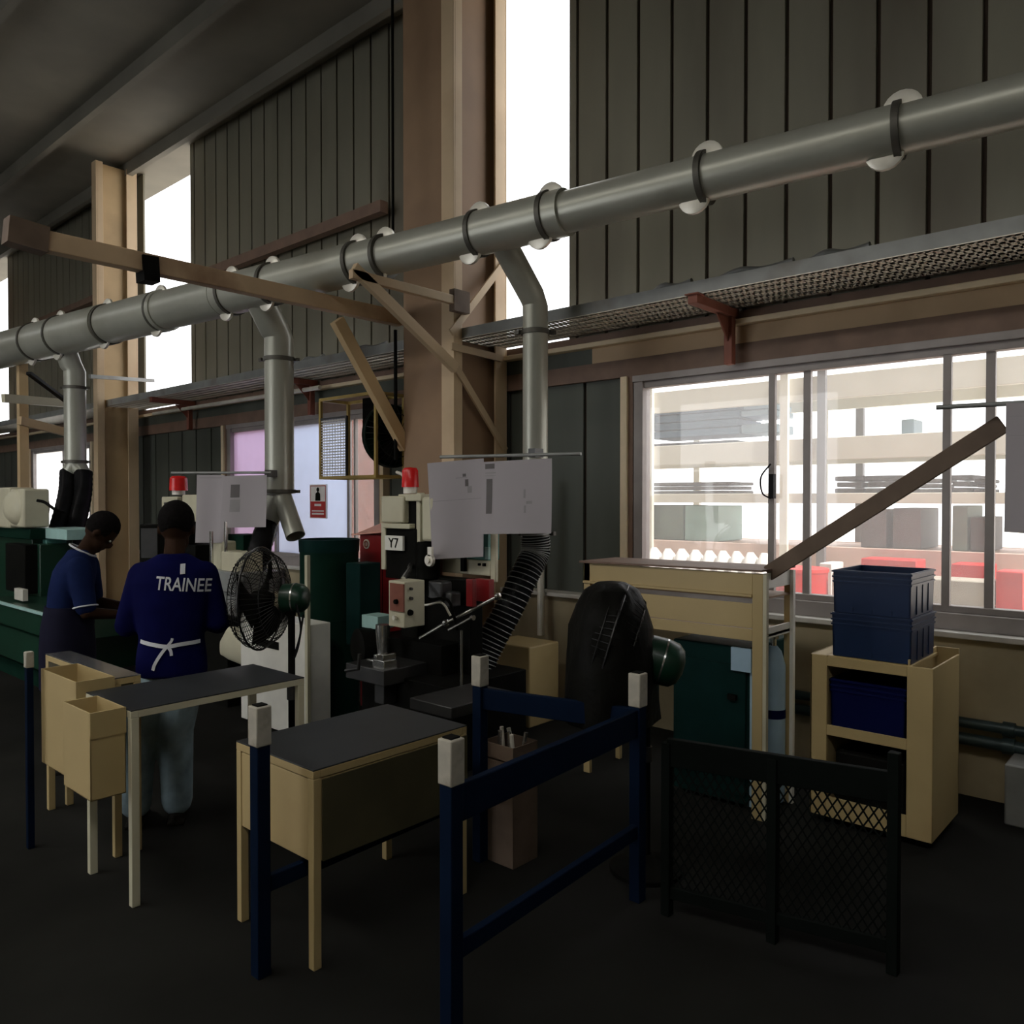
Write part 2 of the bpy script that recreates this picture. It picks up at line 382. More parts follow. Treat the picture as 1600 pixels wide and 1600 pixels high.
# pipes under the tray at left
for (pa, pb, rr, m, lab) in (((205, 625), (432, 585), .03, 'redox', 'dark red service pipe below the tray at the far column'),
                             ((240, 646), (500, 606), .025, 'lug', 'pale service pipe, lowest under the tray at left')):
    a = W(*pa, 5.15); b = W(*pb, 5.15); z = (a.z+b.z)/2
    tag(obj('service_pipe', MB().tube([(a.x, 5.15, z), (b.x, 5.15, z)], rr, 10), m), lab, 'pipe')

# windows
def window(n, x0, x1, mull, panes, casing=True):
    z0, z1 = .965, 2.72
    r = thing('window_%d' % n, None, None, ((x0+x1)/2, WY, z0), kind='structure')
    for xa in (x0, x1-.06): obj('window_casing', MB().box(xa, xa+.06, WY-.08, WY+.08, z0, z1), 'cream_lit', r, bevel=.004)
    for xa in (x0+.06, x1-.11): obj('window_reveal', MB().box(xa, xa+.05, WY-.05, WY+.08, z0, z1), 'brown', r)
    mb = MB(); a, b = x0+.10, x1-.10
    mb.box(a, a+.09, WY-.05, WY+.06, z0, z1).box(b-.09, b, WY-.05, WY+.06, z0, z1).box(a, b, WY-.07, WY+.07, z0, z0+.10).box(a, b, WY-.06, WY+.07, z1-.05, z1)
    mb.box(a+.09, b-.09, WY-.03, WY+.05, z1-.10, z1-.05).box(a+.09, b-.09, WY-.03, WY+.05, z0+.10, z0+.14)
    obj('window_frame', mb, 'winframe', r, bevel=.003)
    for px, wd, y in mull:
        x = W(px, 700, WY+y).x
        obj('sash_bar', MB().box(x-wd/2, x+wd/2, WY+y-.02, WY+y+.02, z0+.13, z1-.09), 'winframe', r, bevel=.003)
    for pa, pb, m in panes:
        xa = max(a+.05, W(pa, 700, WY).x) if pa else a+.05; xb = W(pb, 700, WY).x if pb else b-.05
        obj('pane', MB().box(xa, xb, WY+.005, WY+.009, z0+.08, z1-.05), m, r)
    return r
w1 = window(1, *WIN[0], [(1207, .045, -.01), (1262, .05, .02), (1480, .045, -.01), (1548, .05, .02)], [(None, 1207, 'gl'), (1207, 1480, 'gl'), (1480, None, 'gl')])
hp = W(1206, 752, WY-.05)
obj('sash_latch', MB().box(hp.x-.015, hp.x+.02, hp.y-.02, hp.y+.02, hp.z-.12, hp.z+.05).tube(spline([hp+Vector((0, -.02, .12)), hp+Vector((-.07, -.02, .03)), hp+Vector((-.06, -.02, -.08)), hp+Vector((0, -.02, -.12))], 6), .006, 6), 'blackg', w1)
window(2, *WIN[1], [(432, .05, -.01), (546, .045, .02), (556, .03, -.01)], [(None, 432, 'glp'), (432, 546, 'glf'), (550, None, 'gl')])
window(3, *WIN[2], [(100, .06, 0)], [(None, 100, 'glw'), (100, None, 'glw')])

# pipes on the dado wall and small wall things
for z, rr, lab in ((.355, .035, 'lower of two teal pipes along the wall behind the tan cart'), (.45, .03, 'upper of two teal pipes along the wall behind the tan cart')):
    mb = MB().tube([(-2.9, 5.22, z), (4, 5.22, z)], rr, 12)
    for x in (-2.2, -.9, .5): mb.tube([(x-.03, 5.22, z), (x+.03, 5.22, z)], rr+.012, 12)
    tag(obj('wall_pipe', mb, 'teali'), lab, 'pipe')
x = W(845, 900, 5.2).x
tag(obj('downpipe', MB().tube([(x, 5.2, .6), (x, 5.2, 1.9)], .03, 12), 'lug'), 'slim white vertical pipe beside the black ribbed hose', 'pipe')
a = W(1588, 1200, 5.1)
tag(obj('electrical_box', MB().box(a.x-.03, a.x+.3, 4.95, 5.22, 0, .33), 'tray', bevel=.01), 'grey box at the wall foot at right edge, under the teal pipes', 'box')
# =================== extraction duct ===================
def dmain(px):
    d = 6.26*1516/(px+946); p = D(px, 780, d); return Vector((p.x, p.y, 3.60))
r = thing('extraction_duct', 'large grey galvanised extraction duct with drop pipes running under the roof', 'duct', (-6.4, 3.8, 3.6))
secs = [(-120, 170, .215), (170, 262, .20), (262, 352, .185), (352, 425, .18), (425, 560, .165), (560, 600, .155), (600, 745, .142), (745, 885, .150), (885, 1400, .13), (1400, 2100, .12)]
mb = MB()
for a, b, rr in secs:
    mb.lathe(dmain(a), dmain(b)-dmain(a), [(0, rr), ((dmain(b)-dmain(a)).length, rr)], 32)
obj('main_pipe', mb, 'galv', r)
def flange(mb, mbl, c, ax, rr, lugs=True):
    ax = Vector(ax).normalized()
    mb.lathe(Vector(c)-ax*.016, ax, [(0, rr+.002), (0, rr+.013), (.034, rr+.013), (.034, rr+.002)], 32)
    if lugs:
        side = ax.cross(Vector((0, 0, 1))).normalized()
        for ang in (8, 180-8):
            q = math.radians(ang); dr = Vector((0, 0, 1))*math.cos(q)+side*math.sin(q)
            p = Vector(c)+dr*(rr-.035)+ax*.02*(1 if ang < 90 else -3)
            mbl.append(MB().lathe(p-side*.02, side, [(0, .075), (.008, .095), (.032, .095), (.04, .075)], 20))
AX = (dmain(600)-dmain(100)).normalized()
ml = []
for px, rr in ((60, .215), (100, .215), (173, .20), (255, .19), (365, .18), (428, .17), (560, .16), (602, .155), (748, .15), (858, .15), (1100, .14), (1400, .13)):
    mb = MB(); flange(mb, ml, dmain(px), AX, rr); obj('clamp_ring', mb, 'galv_dark', r)
for q in ml: obj('clamp_lug', q, 'lug', r)
NRM = Vector((0, 1, 0))
drops = {}
def drop(key, px, off, zb, rr, zk):
    m0 = dmain(px); p = m0+Vector((0, off, 0)); drops[key] = p
    pts = [m0+Vector((0, .02, -.02)), Vector((p.x, p.y-.04, zk+.04)), Vector((p.x, p.y, zk-.03)), Vector((p.x, p.y, zb))]
    o = obj('drop_pipe', MB().tube(pts, [rr, rr, rr, rr], 28), 'galv', r)
    for zz in (zk-.22, zb+.02):
        f2 = MB(); flange(f2, [], (p.x, p.y, zz), (0, 0, 1), rr, False)
        for s in (-1, 1):
            q = Vector((p.x, p.y, zz))+Vector((.745, .666, 0))*s*(rr+.035); f2.box(q.x-.02, q.x+.02, q.y-.015, q.y+.015, zz-.014, zz+.014)
        obj('pipe_clamp', f2, 'galv_dark', o)
    return p
pA = drop('A', 95, .16, 2.16, .115, 3.25)
pB = drop('B', 398, .25, 1.80, .128, 3.23)
pC = drop('C', 775, .42, 1.48, .092, 3.18)
pD = drop('D', 1640, .35, 1.6, .085, 3.15)
# Y piece under B : open pipe to the right, stub to the left
def pipe_open(name, a, b, rr, m, parent):
    a, b = Vector(a), Vector(b); L = (b-a).length
    return obj(name, MB().lathe(a, b-a, [(0, rr), (L, rr), (L, rr-.008), (L*.35, rr-.010)], 28), m, parent)
e = D(462, 838, 7.05)
pipe_open('open_branch', pB+Vector((0, 0, 1.80-pB.z+.04)), e, .085, 'galv', r)
s = D(418, 822, 7.2)
obj('branch_stub', MB().tube([(pB.x, pB.y, 1.82), s], [.10, .085], 20), 'galv', r)
for sx in (-1, 1):
    b0 = Vector((pA.x, pA.y, 2.17)); e2 = b0+Vector((.745*sx*.09-.0, .666*sx*.09, -.13))
    obj('branch_stub', MB().tube([b0, e2], [.10, .08], 20), 'galv', r)

def hose(label, pts, rr, m='blackg', rib=.018, name='flexible_hose', depth=.14, wire=0):
    sp = spline(pts, 40); out = [sp[0]]; acc = 0
    for i in range(1, len(sp)):
        acc += (sp[i]-sp[i-1]).length
        if acc >= rib/2: out.append(sp[i]); acc = 0
    rs = [rr*(1 if i % 2 else 1-depth) for i in range(len(out))]
    o = tag(obj(name, MB().tube(out, rs, 18), m), label, 'hose')
    if wire:
        hp = []; t0 = (out[1]-out[0]).normalized(); u = t0.orthogonal().normalized()
        for i in range(len(sp)-1):
            t = (sp[min(i+1, len(sp)-1)]-sp[max(i-1, 0)]).normalized(); u = (u-t*u.dot(t)).normalized(); v = t.cross(u)
            for k in range(3):
                q = (i*3+k)*wire; hp.append(sp[i].lerp(sp[i+1], k/3)+(u*math.cos(q)+v*math.sin(q))*(rr+.001))
        obj('rib_highlight_wire', MB().tube(hp, 0.0035, 5), 'tray', o, 'grey spiral wire drawing the rib highlights')  # helix added to draw the highlights on the hose ribs
    return o
zc = 1.48
hose('thick black ribbed hose curving down from the pipe behind the right-hand drawings', [(pC.x, pC.y, zc+.03), (pC.x, pC.y, zc-.12), D(824, 890, 5.78), D(793, 955, 5.7), D(762, 1012, 5.65), D(742, 1060, 5.6)], .105, rib=.035, depth=.06, wire=.42)
hose('black hose hanging from the middle duct drop above the caged fan', [s, D(408, 850, 7.0), D(395, 900, 6.9), D(392, 960, 6.8)], .10, rib=.05, depth=.06)
bA = Vector((pA.x, pA.y, 2.17))
hose('left of two black hoses under the far duct drop', [bA+Vector((-.067, -.06, -.10)), D(103, 775, 9.1), D(88, 830, 8.9), D(70, 880, 8.7)], .088, rib=.05, depth=.05)
hose('right of two black hoses under the far duct drop', [bA+Vector((.067, .06, -.10)), D(128, 780, 9.15), D(112, 850, 8.9), D(95, 910, 8.7)], .10, rib=.05, depth=.05)

# =================== hanging drawings ===================
def rod(a, b, label, clampp, rr=.012):
    t = thing('hanging_rod', label, 'rod', clampp)
    obj('rod', MB().tube([a, b], rr, 10), 'tray', t)
    obj('clip', MB().box(clampp.x-.03, clampp.x+.03, clampp.y-.05, clampp.y+.04, clampp.z-.03, clampp.z+.03), 'dkmetal', t)
def sheet(p0, p1, h, wave=.012, nx=14, nz=10, skew=0, seed=0):
    p0, p1 = Vector(p0), Vector(p1); t = (p1-p0); n = t.cross(Vector((0, 0, 1))).normalized(); rnd = random.Random(seed); ph = rnd.random()*6
    vs = []; fs = []
    for side in (0, 1):
        for j in range(nz+1):
            for i in range(nx+1):
                u = i/nx; v = j/nz
                w_ = wave*math.sin(u*5+ph)*(.3+v)+.02*v*v
                vs.append(p0+t*(u+skew*v*(1-u))+Vector((0, 0, -h*v))+n*(w_+side*.0015))
    k = (nx+1)*(nz+1)
    for j in range(nz):
        for i in range(nx):
            a = j*(nx+1)+i; fs += [(a, a+1, a+nx+2, a+nx+1), (k+a, k+a+nx+1, k+a+nx+2, k+a+1)]
    for i in range(nx): fs += [(i, k+i, k+i+1, i+1), (nz*(nx+1)+i, nz*(nx+1)+i+1, k+nz*(nx+1)+i+1, k+nz*(nx+1)+i)]
    for j in range(nz):
        a = j*(nx+1); fs += [(a, a+nx+1, k+a+nx+1, k+a)]; a += nx; fs += [(a, k+a, k+a+nx+1, a+nx+1)]
    return MB().add(vs, fs)
def drawing(name, label, p0, p1, h, marks, wave=.012, skew=0, seed=0, group='drawings hung on the duct'):
    t = thing(name, label, 'drawing', (Vector(p0)+Vector(p1))/2+Vector((0, 0, -h)), group)
    mb = sheet(p0, p1, h, wave, skew=skew, seed=seed)
    so = obj('sheet', mb, 'paper', t)
    bv = BVHTree.FromPolygons(mb.v, mb.f)
    p0, p1 = Vector(p0), Vector(p1); tt = p1-p0; n = tt.cross(Vector((0, 0, 1))).normalized()
    if n.dot(CAM-p0) < 0: n = -n
    pm = {}
    for (u0, u1, v0, v1, m) in marks:
        q = pm.setdefault(m, MB()); N = 6; vs = []
        for j in range(N+1):
            for i in range(N+1):
                u = u0+(u1-u0)*i/N; v = v0+(v1-v0)*j/N
                p = p0+tt*(u+skew*v*(1-u))+Vector((0, 0, -h*v))+n*.3
                hit = bv.ray_cast(p, -n)
                vs.append((hit[0] if hit[0] else p-n*.3)+n*.0015)
        q.add(vs, [(j*(N+1)+i, j*(N+1)+i+1, (j+1)*(N+1)+i+1, (j+1)*(N+1)+i) for j in range(N) for i in range(N)])
    for m, q in pm.items(): obj('printed_view', q, m, t)
    return t
# right-hand set, on the near drop pipe
ra, rb = D(688, 716, 5.60), D(908, 703, 5.20)
fr = Vector((.30, -.42, 0)).normalized()
ra.z = rb.z = 2.045
cl = D(838, 708, 5.45); rod(ra, rb, 'thin grey rod clipped to the near drop pipe, holding drawings', cl)
drawing('hanging_drawing', 'large creased drawing hung on the near rod, longest of all the sheets', D(668, 724, 5.50), D(756, 716, 5.36), .66,
        [(.62, .68, .14, .17, 'print_'), (.5, .7, .175, .183, 'print2'), (.66, .72, .2, .27, 'print_'), (.70, .78, .27, .34, 'print2'), (.05, .95, .40, .405, 'print2')], .014, .12, 1)
drawing('hanging_drawing', 'wide drawing with a tall dark printed view, hung against the near drop pipe', D(752, 722, 5.28), D(862, 716, 5.06), .475,
        [(.08, .17, .24, .72, 'print_'), (.06, .20, .03, .10, 'print_'), (.06, .22, .15, .165, 'print2'), (.06, .22, .19, .2, 'print2'), (.62, .65, .40, .52, 'print2'), (.66, .74, .56, .6, 'print2'), (.63, .66, .62, .72, 'print2')], .010, 0, 2)
la, lb = D(268, 739, 7.15), D(424, 740, 7.05); la.z = lb.z = 1.985
rod(la, lb, 'pale rod across the middle drop pipe with drawings', D(424, 740, 7.1))
drawing('hanging_drawing', 'plain drawing hung left on the rod above the trainee', D(308, 742, 7.1), D(351, 742, 7.05), .60, [(.1, .9, .04, .05, 'print2')], .012, 0, 3)
drawing('hanging_drawing', 'drawing with a small dark photo, hung right of the plain one above the trainee', D(350, 744, 6.98), D(417, 742, 6.9), .45,
        [(.18, .38, .17, .42, 'print_'), (.18, .40, .46, .70, 'print2')], .012, -.05, 4)
# right edge set
fa, fb_ = D(1463, 632, 3.62), D(1720, 618, 3.3); fa.z = fb_.z = 2.165
rod(fa, fb_, 'dark rod crossing the big window at its right end', D(1688, 622, 3.38), .011)
drawing('hanging_drawing', 'grey drawing hung in front of the big window at the right edge', D(1572, 630, 3.42), D(1690, 628, 3.25), .55, [(.05, .4, .1, .102, 'print2'), (.05, .4, .25, .252, 'print2')], .008, 0, 5)
# sloping flat bar from the storage rack to that rod
a, b = D(1200, 896, 4.42), D(1567, 662, 3.55)
tag(obj('leaning_bar', MB().bar(a, b, .02, .085), 'rust', bevel=.003), 'long rusty flat bar sloping up from the storage rack across the big window', 'bar')
# safety poster on the frosted pane
pp = W(497, 784, WY-.012); t = thing('safety_poster', 'small red and white safety poster with a black figure on the frosted window', 'poster', (pp.x, pp.y, pp.z-.24))
x0, x1 = W(484, 784, WY-.012).x, W(510, 784, WY-.012).x; z0 = W(497, 810, WY-.012).z; z1 = W(497, 757, WY-.012).z; y = WY-.012; H = z1-z0
obj('board', MB().box(x0, x1, y, y+.017, z0, z1), 'posterw', t)
obj('red_panel', MB().box(x0+.015, x1-.015, y-.002, y, z0+.01, z0+H*.5), 'posterred', t)
xc = (x0+x1)/2; wv = (x1-x0)
obj('border', MB().box(x0+.012, x1-.012, y-.002, y, z1-.02, z1-.012).box(x0+.012, x0+.02, y-.002, y, z0+H*.5, z1-.012).box(x1-.02, x1-.012, y-.002, y, z0+H*.5, z1-.012), 'posterred', t)
obj('figure', MB().lathe((xc, y-.003, z1-H*.15), (0, 1, 0), [(0, .026), (.002, .026)], 16).prism([(xc-.05, y-.002, z0+H*.52), (xc+.05, y-.002, z0+H*.52), (xc+.045, y-.002, z1-H*.27), (xc, y-.002, z1-H*.2), (xc-.045, y-.002, z1-H*.27)], (0, -.001, 0)), 'black', t)
obj('text_line', MB().box(xc-wv*.2, xc+wv*.2, y-.003, y-.002, z0+H*.36, z0+H*.43).box(xc-wv*.36, xc+wv*.36, y-.003, y-.002, z0+H*.2, z0+H*.24).box(xc-wv*.36, xc+wv*.36, y-.003, y-.002, z0+H*.11, z0+H*.16), 'posterw', t)
# =================== foreground right: rack, cart, crates ===================
def rack():
    Y = 4.12; x0 = W(912, 890, Y).x; x1 = W(1192, 900, Y).x; yb = Y+.39; zt = 1.345
    r = thing('storage_rack', 'tan sheet steel storage rack with slotted front, left of the blue crates', 'rack', ((x0+x1)/2, Y+.2, 0))
    obj('front_panel', MB().box(x0, x1-.06, Y, Y+.012, zt-.115, zt).box(x0, x1-.06, Y-.01, Y+.03, zt-.13, zt-.115), 'tan', r, bevel=.002)
    obj('front_panel', MB().box(x0, x1-.06, Y, Y+.012, zt-.30, zt-.165).box(x0, x1-.06, Y, Y+.012, zt-.37, zt-.305), 'tan', r, bevel=.002)
    obj('inner_shelf', MB().box(x0, x1, Y+.02, yb, zt-.35, zt-.335).box(x0, x1, Y+.02, yb, zt-.14, zt-.13), 'col_dark', r)
    obj('top_sheet', MB().add([(x0-.02, Y-.02, zt+.0), (x1+.0, Y-.02, zt+.012), (x1+.02, yb, zt+.012), (x0-.02, yb, zt), (x0-.02, Y-.02, zt+.012), (x1, Y-.02, zt+.022), (x1+.02, yb, zt+.022), (x0-.02, yb, zt+.012), ], [(0, 3, 2, 1), (4, 5, 6, 7), (0, 1, 5, 4), (1, 2, 6, 5), (2, 3, 7, 6), (3, 0, 4, 7)]), 'brown', r)
    for (xa, xb, ya, yc) in ((x1-.06, x1, Y, Y+.025), (x0, x0+.05, Y, Y+.025), (x1-.035, x1, yb-.03, yb), (x0, x0+.035, yb-.03, yb)):
        obj('leg', MB().box(xa, xb, ya, yc, 0, zt), 'tan', r, bevel=.003)
    obj('corner_strip', MB().box(x1, x1+.022, Y, Y+.03, 0, zt), 'cream', r, bevel=.003)
    for za, zb in ((zt-.085, zt), (zt-.36, zt-.30)): obj('side_rail', MB().box(x1-.012, x1, Y+.03, yb, za, zb), 'white', r, 'off-white side rail', bevel=.002)
    obj('back_strip', MB().box(x1, x1+.02, yb-.03, yb, 0, zt), 'white', r)
    # things under the shelf
    c = thing('machine_cabinet', 'dark teal cabinet standing under the storage rack', 'cabinet', ((x0+x1)/2+.2, Y+.25, 0))
    xa = W(1052, 1000, Y+.08).x; xb = W(1172, 1000, Y+.08).x; z1 = W(1110, 1005, Y+.08).z
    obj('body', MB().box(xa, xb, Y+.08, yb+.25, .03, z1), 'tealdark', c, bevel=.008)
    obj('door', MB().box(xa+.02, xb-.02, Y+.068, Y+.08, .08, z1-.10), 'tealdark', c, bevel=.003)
    obj('handle', MB().box(xb-.12, xb-.07, Y+.045, Y+.07, .62, .65), 'black', c)
    obj('side_trim', MB().box(xb, xb+.03, Y+.08, Y+.11, .03, z1-.02), 'lightblue', c)
    obj('warning_plate', MB().box(xb-.10, xb+.02, Y+.05, Y+.07, z1-.13, z1+.0), 'lightblue', c, 'pale blue square plate')
    g = thing('gas_cylinder', 'light blue upright cylinder seen through the end of the storage rack', 'cylinder', (x1-.02, Y+.3, 0))
    gx, gy = WX(1212, 1000, x1-.07).x, Y+.30
    obj('body', MB().lathe((gx, gy, .02), (0, 0, 1), [(0, .06), (.02, .068), (.78, .068), (.86, .045), (.89, .02)], 24), 'lightblue', g)
    obj('valve', MB().lathe((gx, gy, .90), (0, 0, 1), [(0, .018), (.05, .018), (.05, .03), (.07, .03)], 12), 'chrome', g)
    obj('band', MB().lathe((gx, gy, .5), (0, 0, 1), [(0, .0695), (.05, .0695)], 24), 'bluecrate2', g)
rack()
CY = 4.3
def crate(name, label, x0, x1, y0, y1, z0, z1, m, group):
    r = thing(name, label, 'crate', ((x0+x1)/2, (y0+y1)/2, z0), group)
    th = .008; t = .004  # taper
    mb = MB()
    def wall(a, b, c, d, inn):
        mb.add([(*a, z0), (*b, z0), (*c, z1), (*d, z1), *[(p[0]+inn[0], p[1]+inn[1], z) for p, z in ((a, z0), (b, z0), (c, z1), (d, z1))]], [(0, 1, 2, 3), (7, 6, 5, 4), (0, 4, 5, 1), (1, 5, 6, 2), (2, 6, 7, 3), (3, 7, 4, 0)])
    X0, X1, Y0, Y1 = x0+t, x1-t, y0+t, y1-t
    wall((X0, Y0), (X1, Y0), (x1, y0), (x0, y0), (0, th)); wall((X1, Y1), (X0, Y1), (x0, y1), (x1, y1), (0, -th))
    wall((X1, Y0), (X1, Y1), (x1, y1), (x1, y0), (-th, 0)); wall((X0, Y1), (X0, Y0), (x0, y0), (x0, y1), (th, 0))
    mb.box(X0, X1, Y0, Y1, z0, z0+.008)
    obj('body', mb, m, r)
    rm = MB(); e = .007
    for zz, ee in ((z1-.012, e), (z1-.04, e*.8), (z1-.065, e*.6)):
        rm.box(x0-ee, x1+ee, y0-ee, y0, zz, zz+.009).box(x0-ee, x1+ee, y1, y1+ee, zz, zz+.009).box(x1, x1+ee, y0, y1, zz, zz+.009).box(x0-ee, x0, y0, y1, zz, zz+.009)
    obj('rim', rm, m, r)
    rb = MB()
    for k in range(1, 4):
        y = y0+(y1-y0)*k/4; rb.box(X1, X1+.006, y-.006, y+.006, z0+.01, z1-.07)
    for k in range(1, 4):
        x = x0+(x1-x0)*k/4; rb.box(x-.006, x+.006, Y0-.004, Y0, z0+.01, z0+.03)
    obj('rib', rb, m, r)
    return r
x0, x1 = W(1302, 900, CY+.02).x, W(1424, 900, CY+.02).x
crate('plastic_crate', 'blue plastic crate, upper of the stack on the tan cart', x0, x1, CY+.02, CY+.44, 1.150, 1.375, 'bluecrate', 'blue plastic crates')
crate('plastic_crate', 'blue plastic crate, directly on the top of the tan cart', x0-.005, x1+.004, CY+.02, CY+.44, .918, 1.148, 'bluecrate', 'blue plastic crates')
def cart():
    X0 = W(1266, 1030, CY).x; X1 = W(1424, 1040, CY).x; yb = CY+.5; zt = .915
    r = thing('tan_cart', 'tan sheet steel cart with two open bays carrying the blue crates', 'cart', ((X0+X1)/2, CY+.25, 0))
    px = X1+.055
    obj('side_pillar', MB().box(X0, X0+.09, CY, CY+.012, .05, zt).box(X0, X0+.012, CY, yb, .05, zt).box(X0+.078, X0+.09, CY+.012, yb, .05, zt), 'tan', r, bevel=.003)
    mb = MB().box(X1-.02, px+.045, CY-.0, CY+.012, .05, zt+.0)
    mb.box(X1-.02, X1-.01, CY+.012, yb+.02, .05, zt+.03).box(px+.035, px+.045, CY+.012, yb+.02, .05, zt).box(X1-.02, px+.045, yb+.01, yb+.02, .05, zt+.03)
    obj('side_pocket', mb, 'tan', r, bevel=.003)
    zs = [(W(1345, 1040, CY).z-.035, W(1345, 1036, CY).z-.002), (.47, .52)]
    obj('front_rail', MB().box(X0+.09, X1-.02, CY, CY+.012, .86, zt-.005), 'tan', r, bevel=.002)
    obj('front_rail', MB().box(X0+.09, X1-.02, CY, CY+.012, .49, .545), 'tan', r, bevel=.002)
    obj('front_rail', MB().box(X0+.09, X1-.02, CY, CY+.012, .05, .16), 'tan', r, bevel=.002)
    obj('deck', MB().box(X0, X1, CY+.012, yb, zt-.015, zt).box(X0+.09, X1-.02, CY+.012, yb, .50, .515).box(X0+.09, X1-.02, CY+.012, yb, .10, .115).box(X0+.09, X1-.02, yb-.01, yb, .05, zt-.02), 'tan', r)
    for a in (X0+.05, px):
        for y in (CY+.07, yb-.06):
            obj('caster', MB().lathe((a-.02, y, .025), (1, 0, 0), [(0, .02), (.004, .025), (.036, .025), (.04, .02)], 16).box(a-.015, a+.015, y-.015, y+.015, .03, .052), 'black', r)
    tag(obj('bay_shade_block', MB().box(X0+.12, X1-.04, CY+.05, CY+.42, .116, .40), 'black', bevel=.01), 'black block as shade in the lower bay of the tan cart', 'bin')  # block added to make the lower bay dark
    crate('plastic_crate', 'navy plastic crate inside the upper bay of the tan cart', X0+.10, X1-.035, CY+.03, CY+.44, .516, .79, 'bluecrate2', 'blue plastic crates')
cart()

# =================== benches ===================
def bench(name, label, x0, x1, y0, y1, z, top, side, skirt=0, legs=True, frame='cream', cab=0, dark_side=False):
    r = thing(name, label, 'bench', ((x0+x1)/2, (y0+y1)/2, 0))
    obj('bench_top', MB().box(x0, x1, y0, y1, z-.006, z), top, r, bevel=.002)
    obj('top_frame', MB().box(x0, x1, y0, y0+.03, z-.036, z-.006).box(x0, x1, y1-.03, y1, z-.036, z-.006).box(x1-.03, x1, y0+.03, y1-.03, z-.036, z-.006).box(x0, x0+.03, y0+.03, y1-.03, z-.036, z-.006), frame, r, bevel=.002)
    for a, b in ((x0, y0), (x1-.035, y0), (x0, y1-.035), (x1-.035, y1-.035)):
        obj('leg', MB().box(a, a+.035, b, b+.035, 0, z-.036), frame, r, bevel=.003)
    if cab:
        obj('cabinet_body', MB().box(x0+.005, x1-.005, y0+.005, y1-.005, cab, z-.04), side, r, bevel=.004)
    if dark_side: obj('side_panel', MB().box(x1-.004, x1+.003, y0+.04, y1, cab, z-.045), 'olive', r, 'dark olive side panel')  # separate panel, darker than the front, over the right-hand side
    return r
def chute(label, x0, x1, y0, y1, z0, z1, tlt=.0):
    r = thing('sheet_metal_bin', label, 'bin', ((x0+x1)/2, (y0+y1)/2, z0), 'tan sheet metal bins on the bench ends')
    t = .006
    obj('body', MB().box(x0, x1, y0, y0+t, z0, z1).box(x0, x0+t, y0, y1, z0, z1).box(x0, x1, y1-t, y1, z0, z1).box(x1-t, x1, y0, y1, z0, z1-.09).box(x0, x1, y0, y1, z0, z0+t), 'tan', r, bevel=.002)
    obj('rolled_lip', MB().prism([(x1-t, y0, z1), (x1+.004, y0, z1), (x1+.004, y0, z1-.11), (x1-t, y0, z1-.07)], (0, y1-y0, 0)), 'tan', r)
    return r
bench('steel_bench', 'open-framed cream bench with dark top just behind which the trainee stands', -3.96, -3.47, 1.45, 2.31, .85, 'benchtop', 'tan', frame='cream')
chute('tan bin with open top on the near end of the cream bench', -3.81, -3.51, 1.30, 1.445, .49, .86)
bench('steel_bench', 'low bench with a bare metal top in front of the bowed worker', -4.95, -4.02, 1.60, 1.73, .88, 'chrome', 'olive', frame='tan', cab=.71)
chute('larger flat tan bin on the outer bench, left of the other bin', -4.46, -4.0, 1.42, 1.595, .42, .895)
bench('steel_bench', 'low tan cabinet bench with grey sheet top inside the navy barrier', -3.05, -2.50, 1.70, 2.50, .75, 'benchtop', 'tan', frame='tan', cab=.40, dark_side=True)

# =================== guard frame with capped posts ===================
gp = {'A': (-2.63, 1.56, 1.0), 'B': (-1.82, 1.75, 1.0), 'C': (-2.68, 2.77, 1.0), 'D': (-1.90, 2.95, 1.0)}
r = thing('safety_barrier', 'navy blue safety barrier with four pale-capped square posts in the foreground', 'barrier', (-2.25, 2.25, 0))
for k, (x, y, h) in gp.items():
    o = obj('post', MB().box(x-.027, x+.027, y-.027, y+.027, 0, h-.14), 'blue', r, bevel=.004)
    q = MB().box(x-.031, x+.031, y-.031, y+.031, h-.15, h-.004)
    obj('post_cap', q, 'capw', o, 'pale weathered sleeve', bevel=.005)
    obj('cap_plug', MB().box(x-.020, x+.020, y-.020, y+.020, h-.004, h+.001), 'black', o)
def rail(a, b, z0, z1, m, nm='rail'):
    A = Vector((gp[a][0], gp[a][1], (z0+z1)/2)); B = Vector((gp[b][0], gp[b][1], (z0+z1)/2))
    obj(nm, MB().bar(A, B, .03, z1-z0), m, r, bevel=.004)
rail('B', 'D', .72, .84, 'blue'); rail('C', 'D', .74, .84, 'blue'); rail('A', 'C', .30, .36, 'blue'); rail('B', 'D', .28, .34, 'blue')
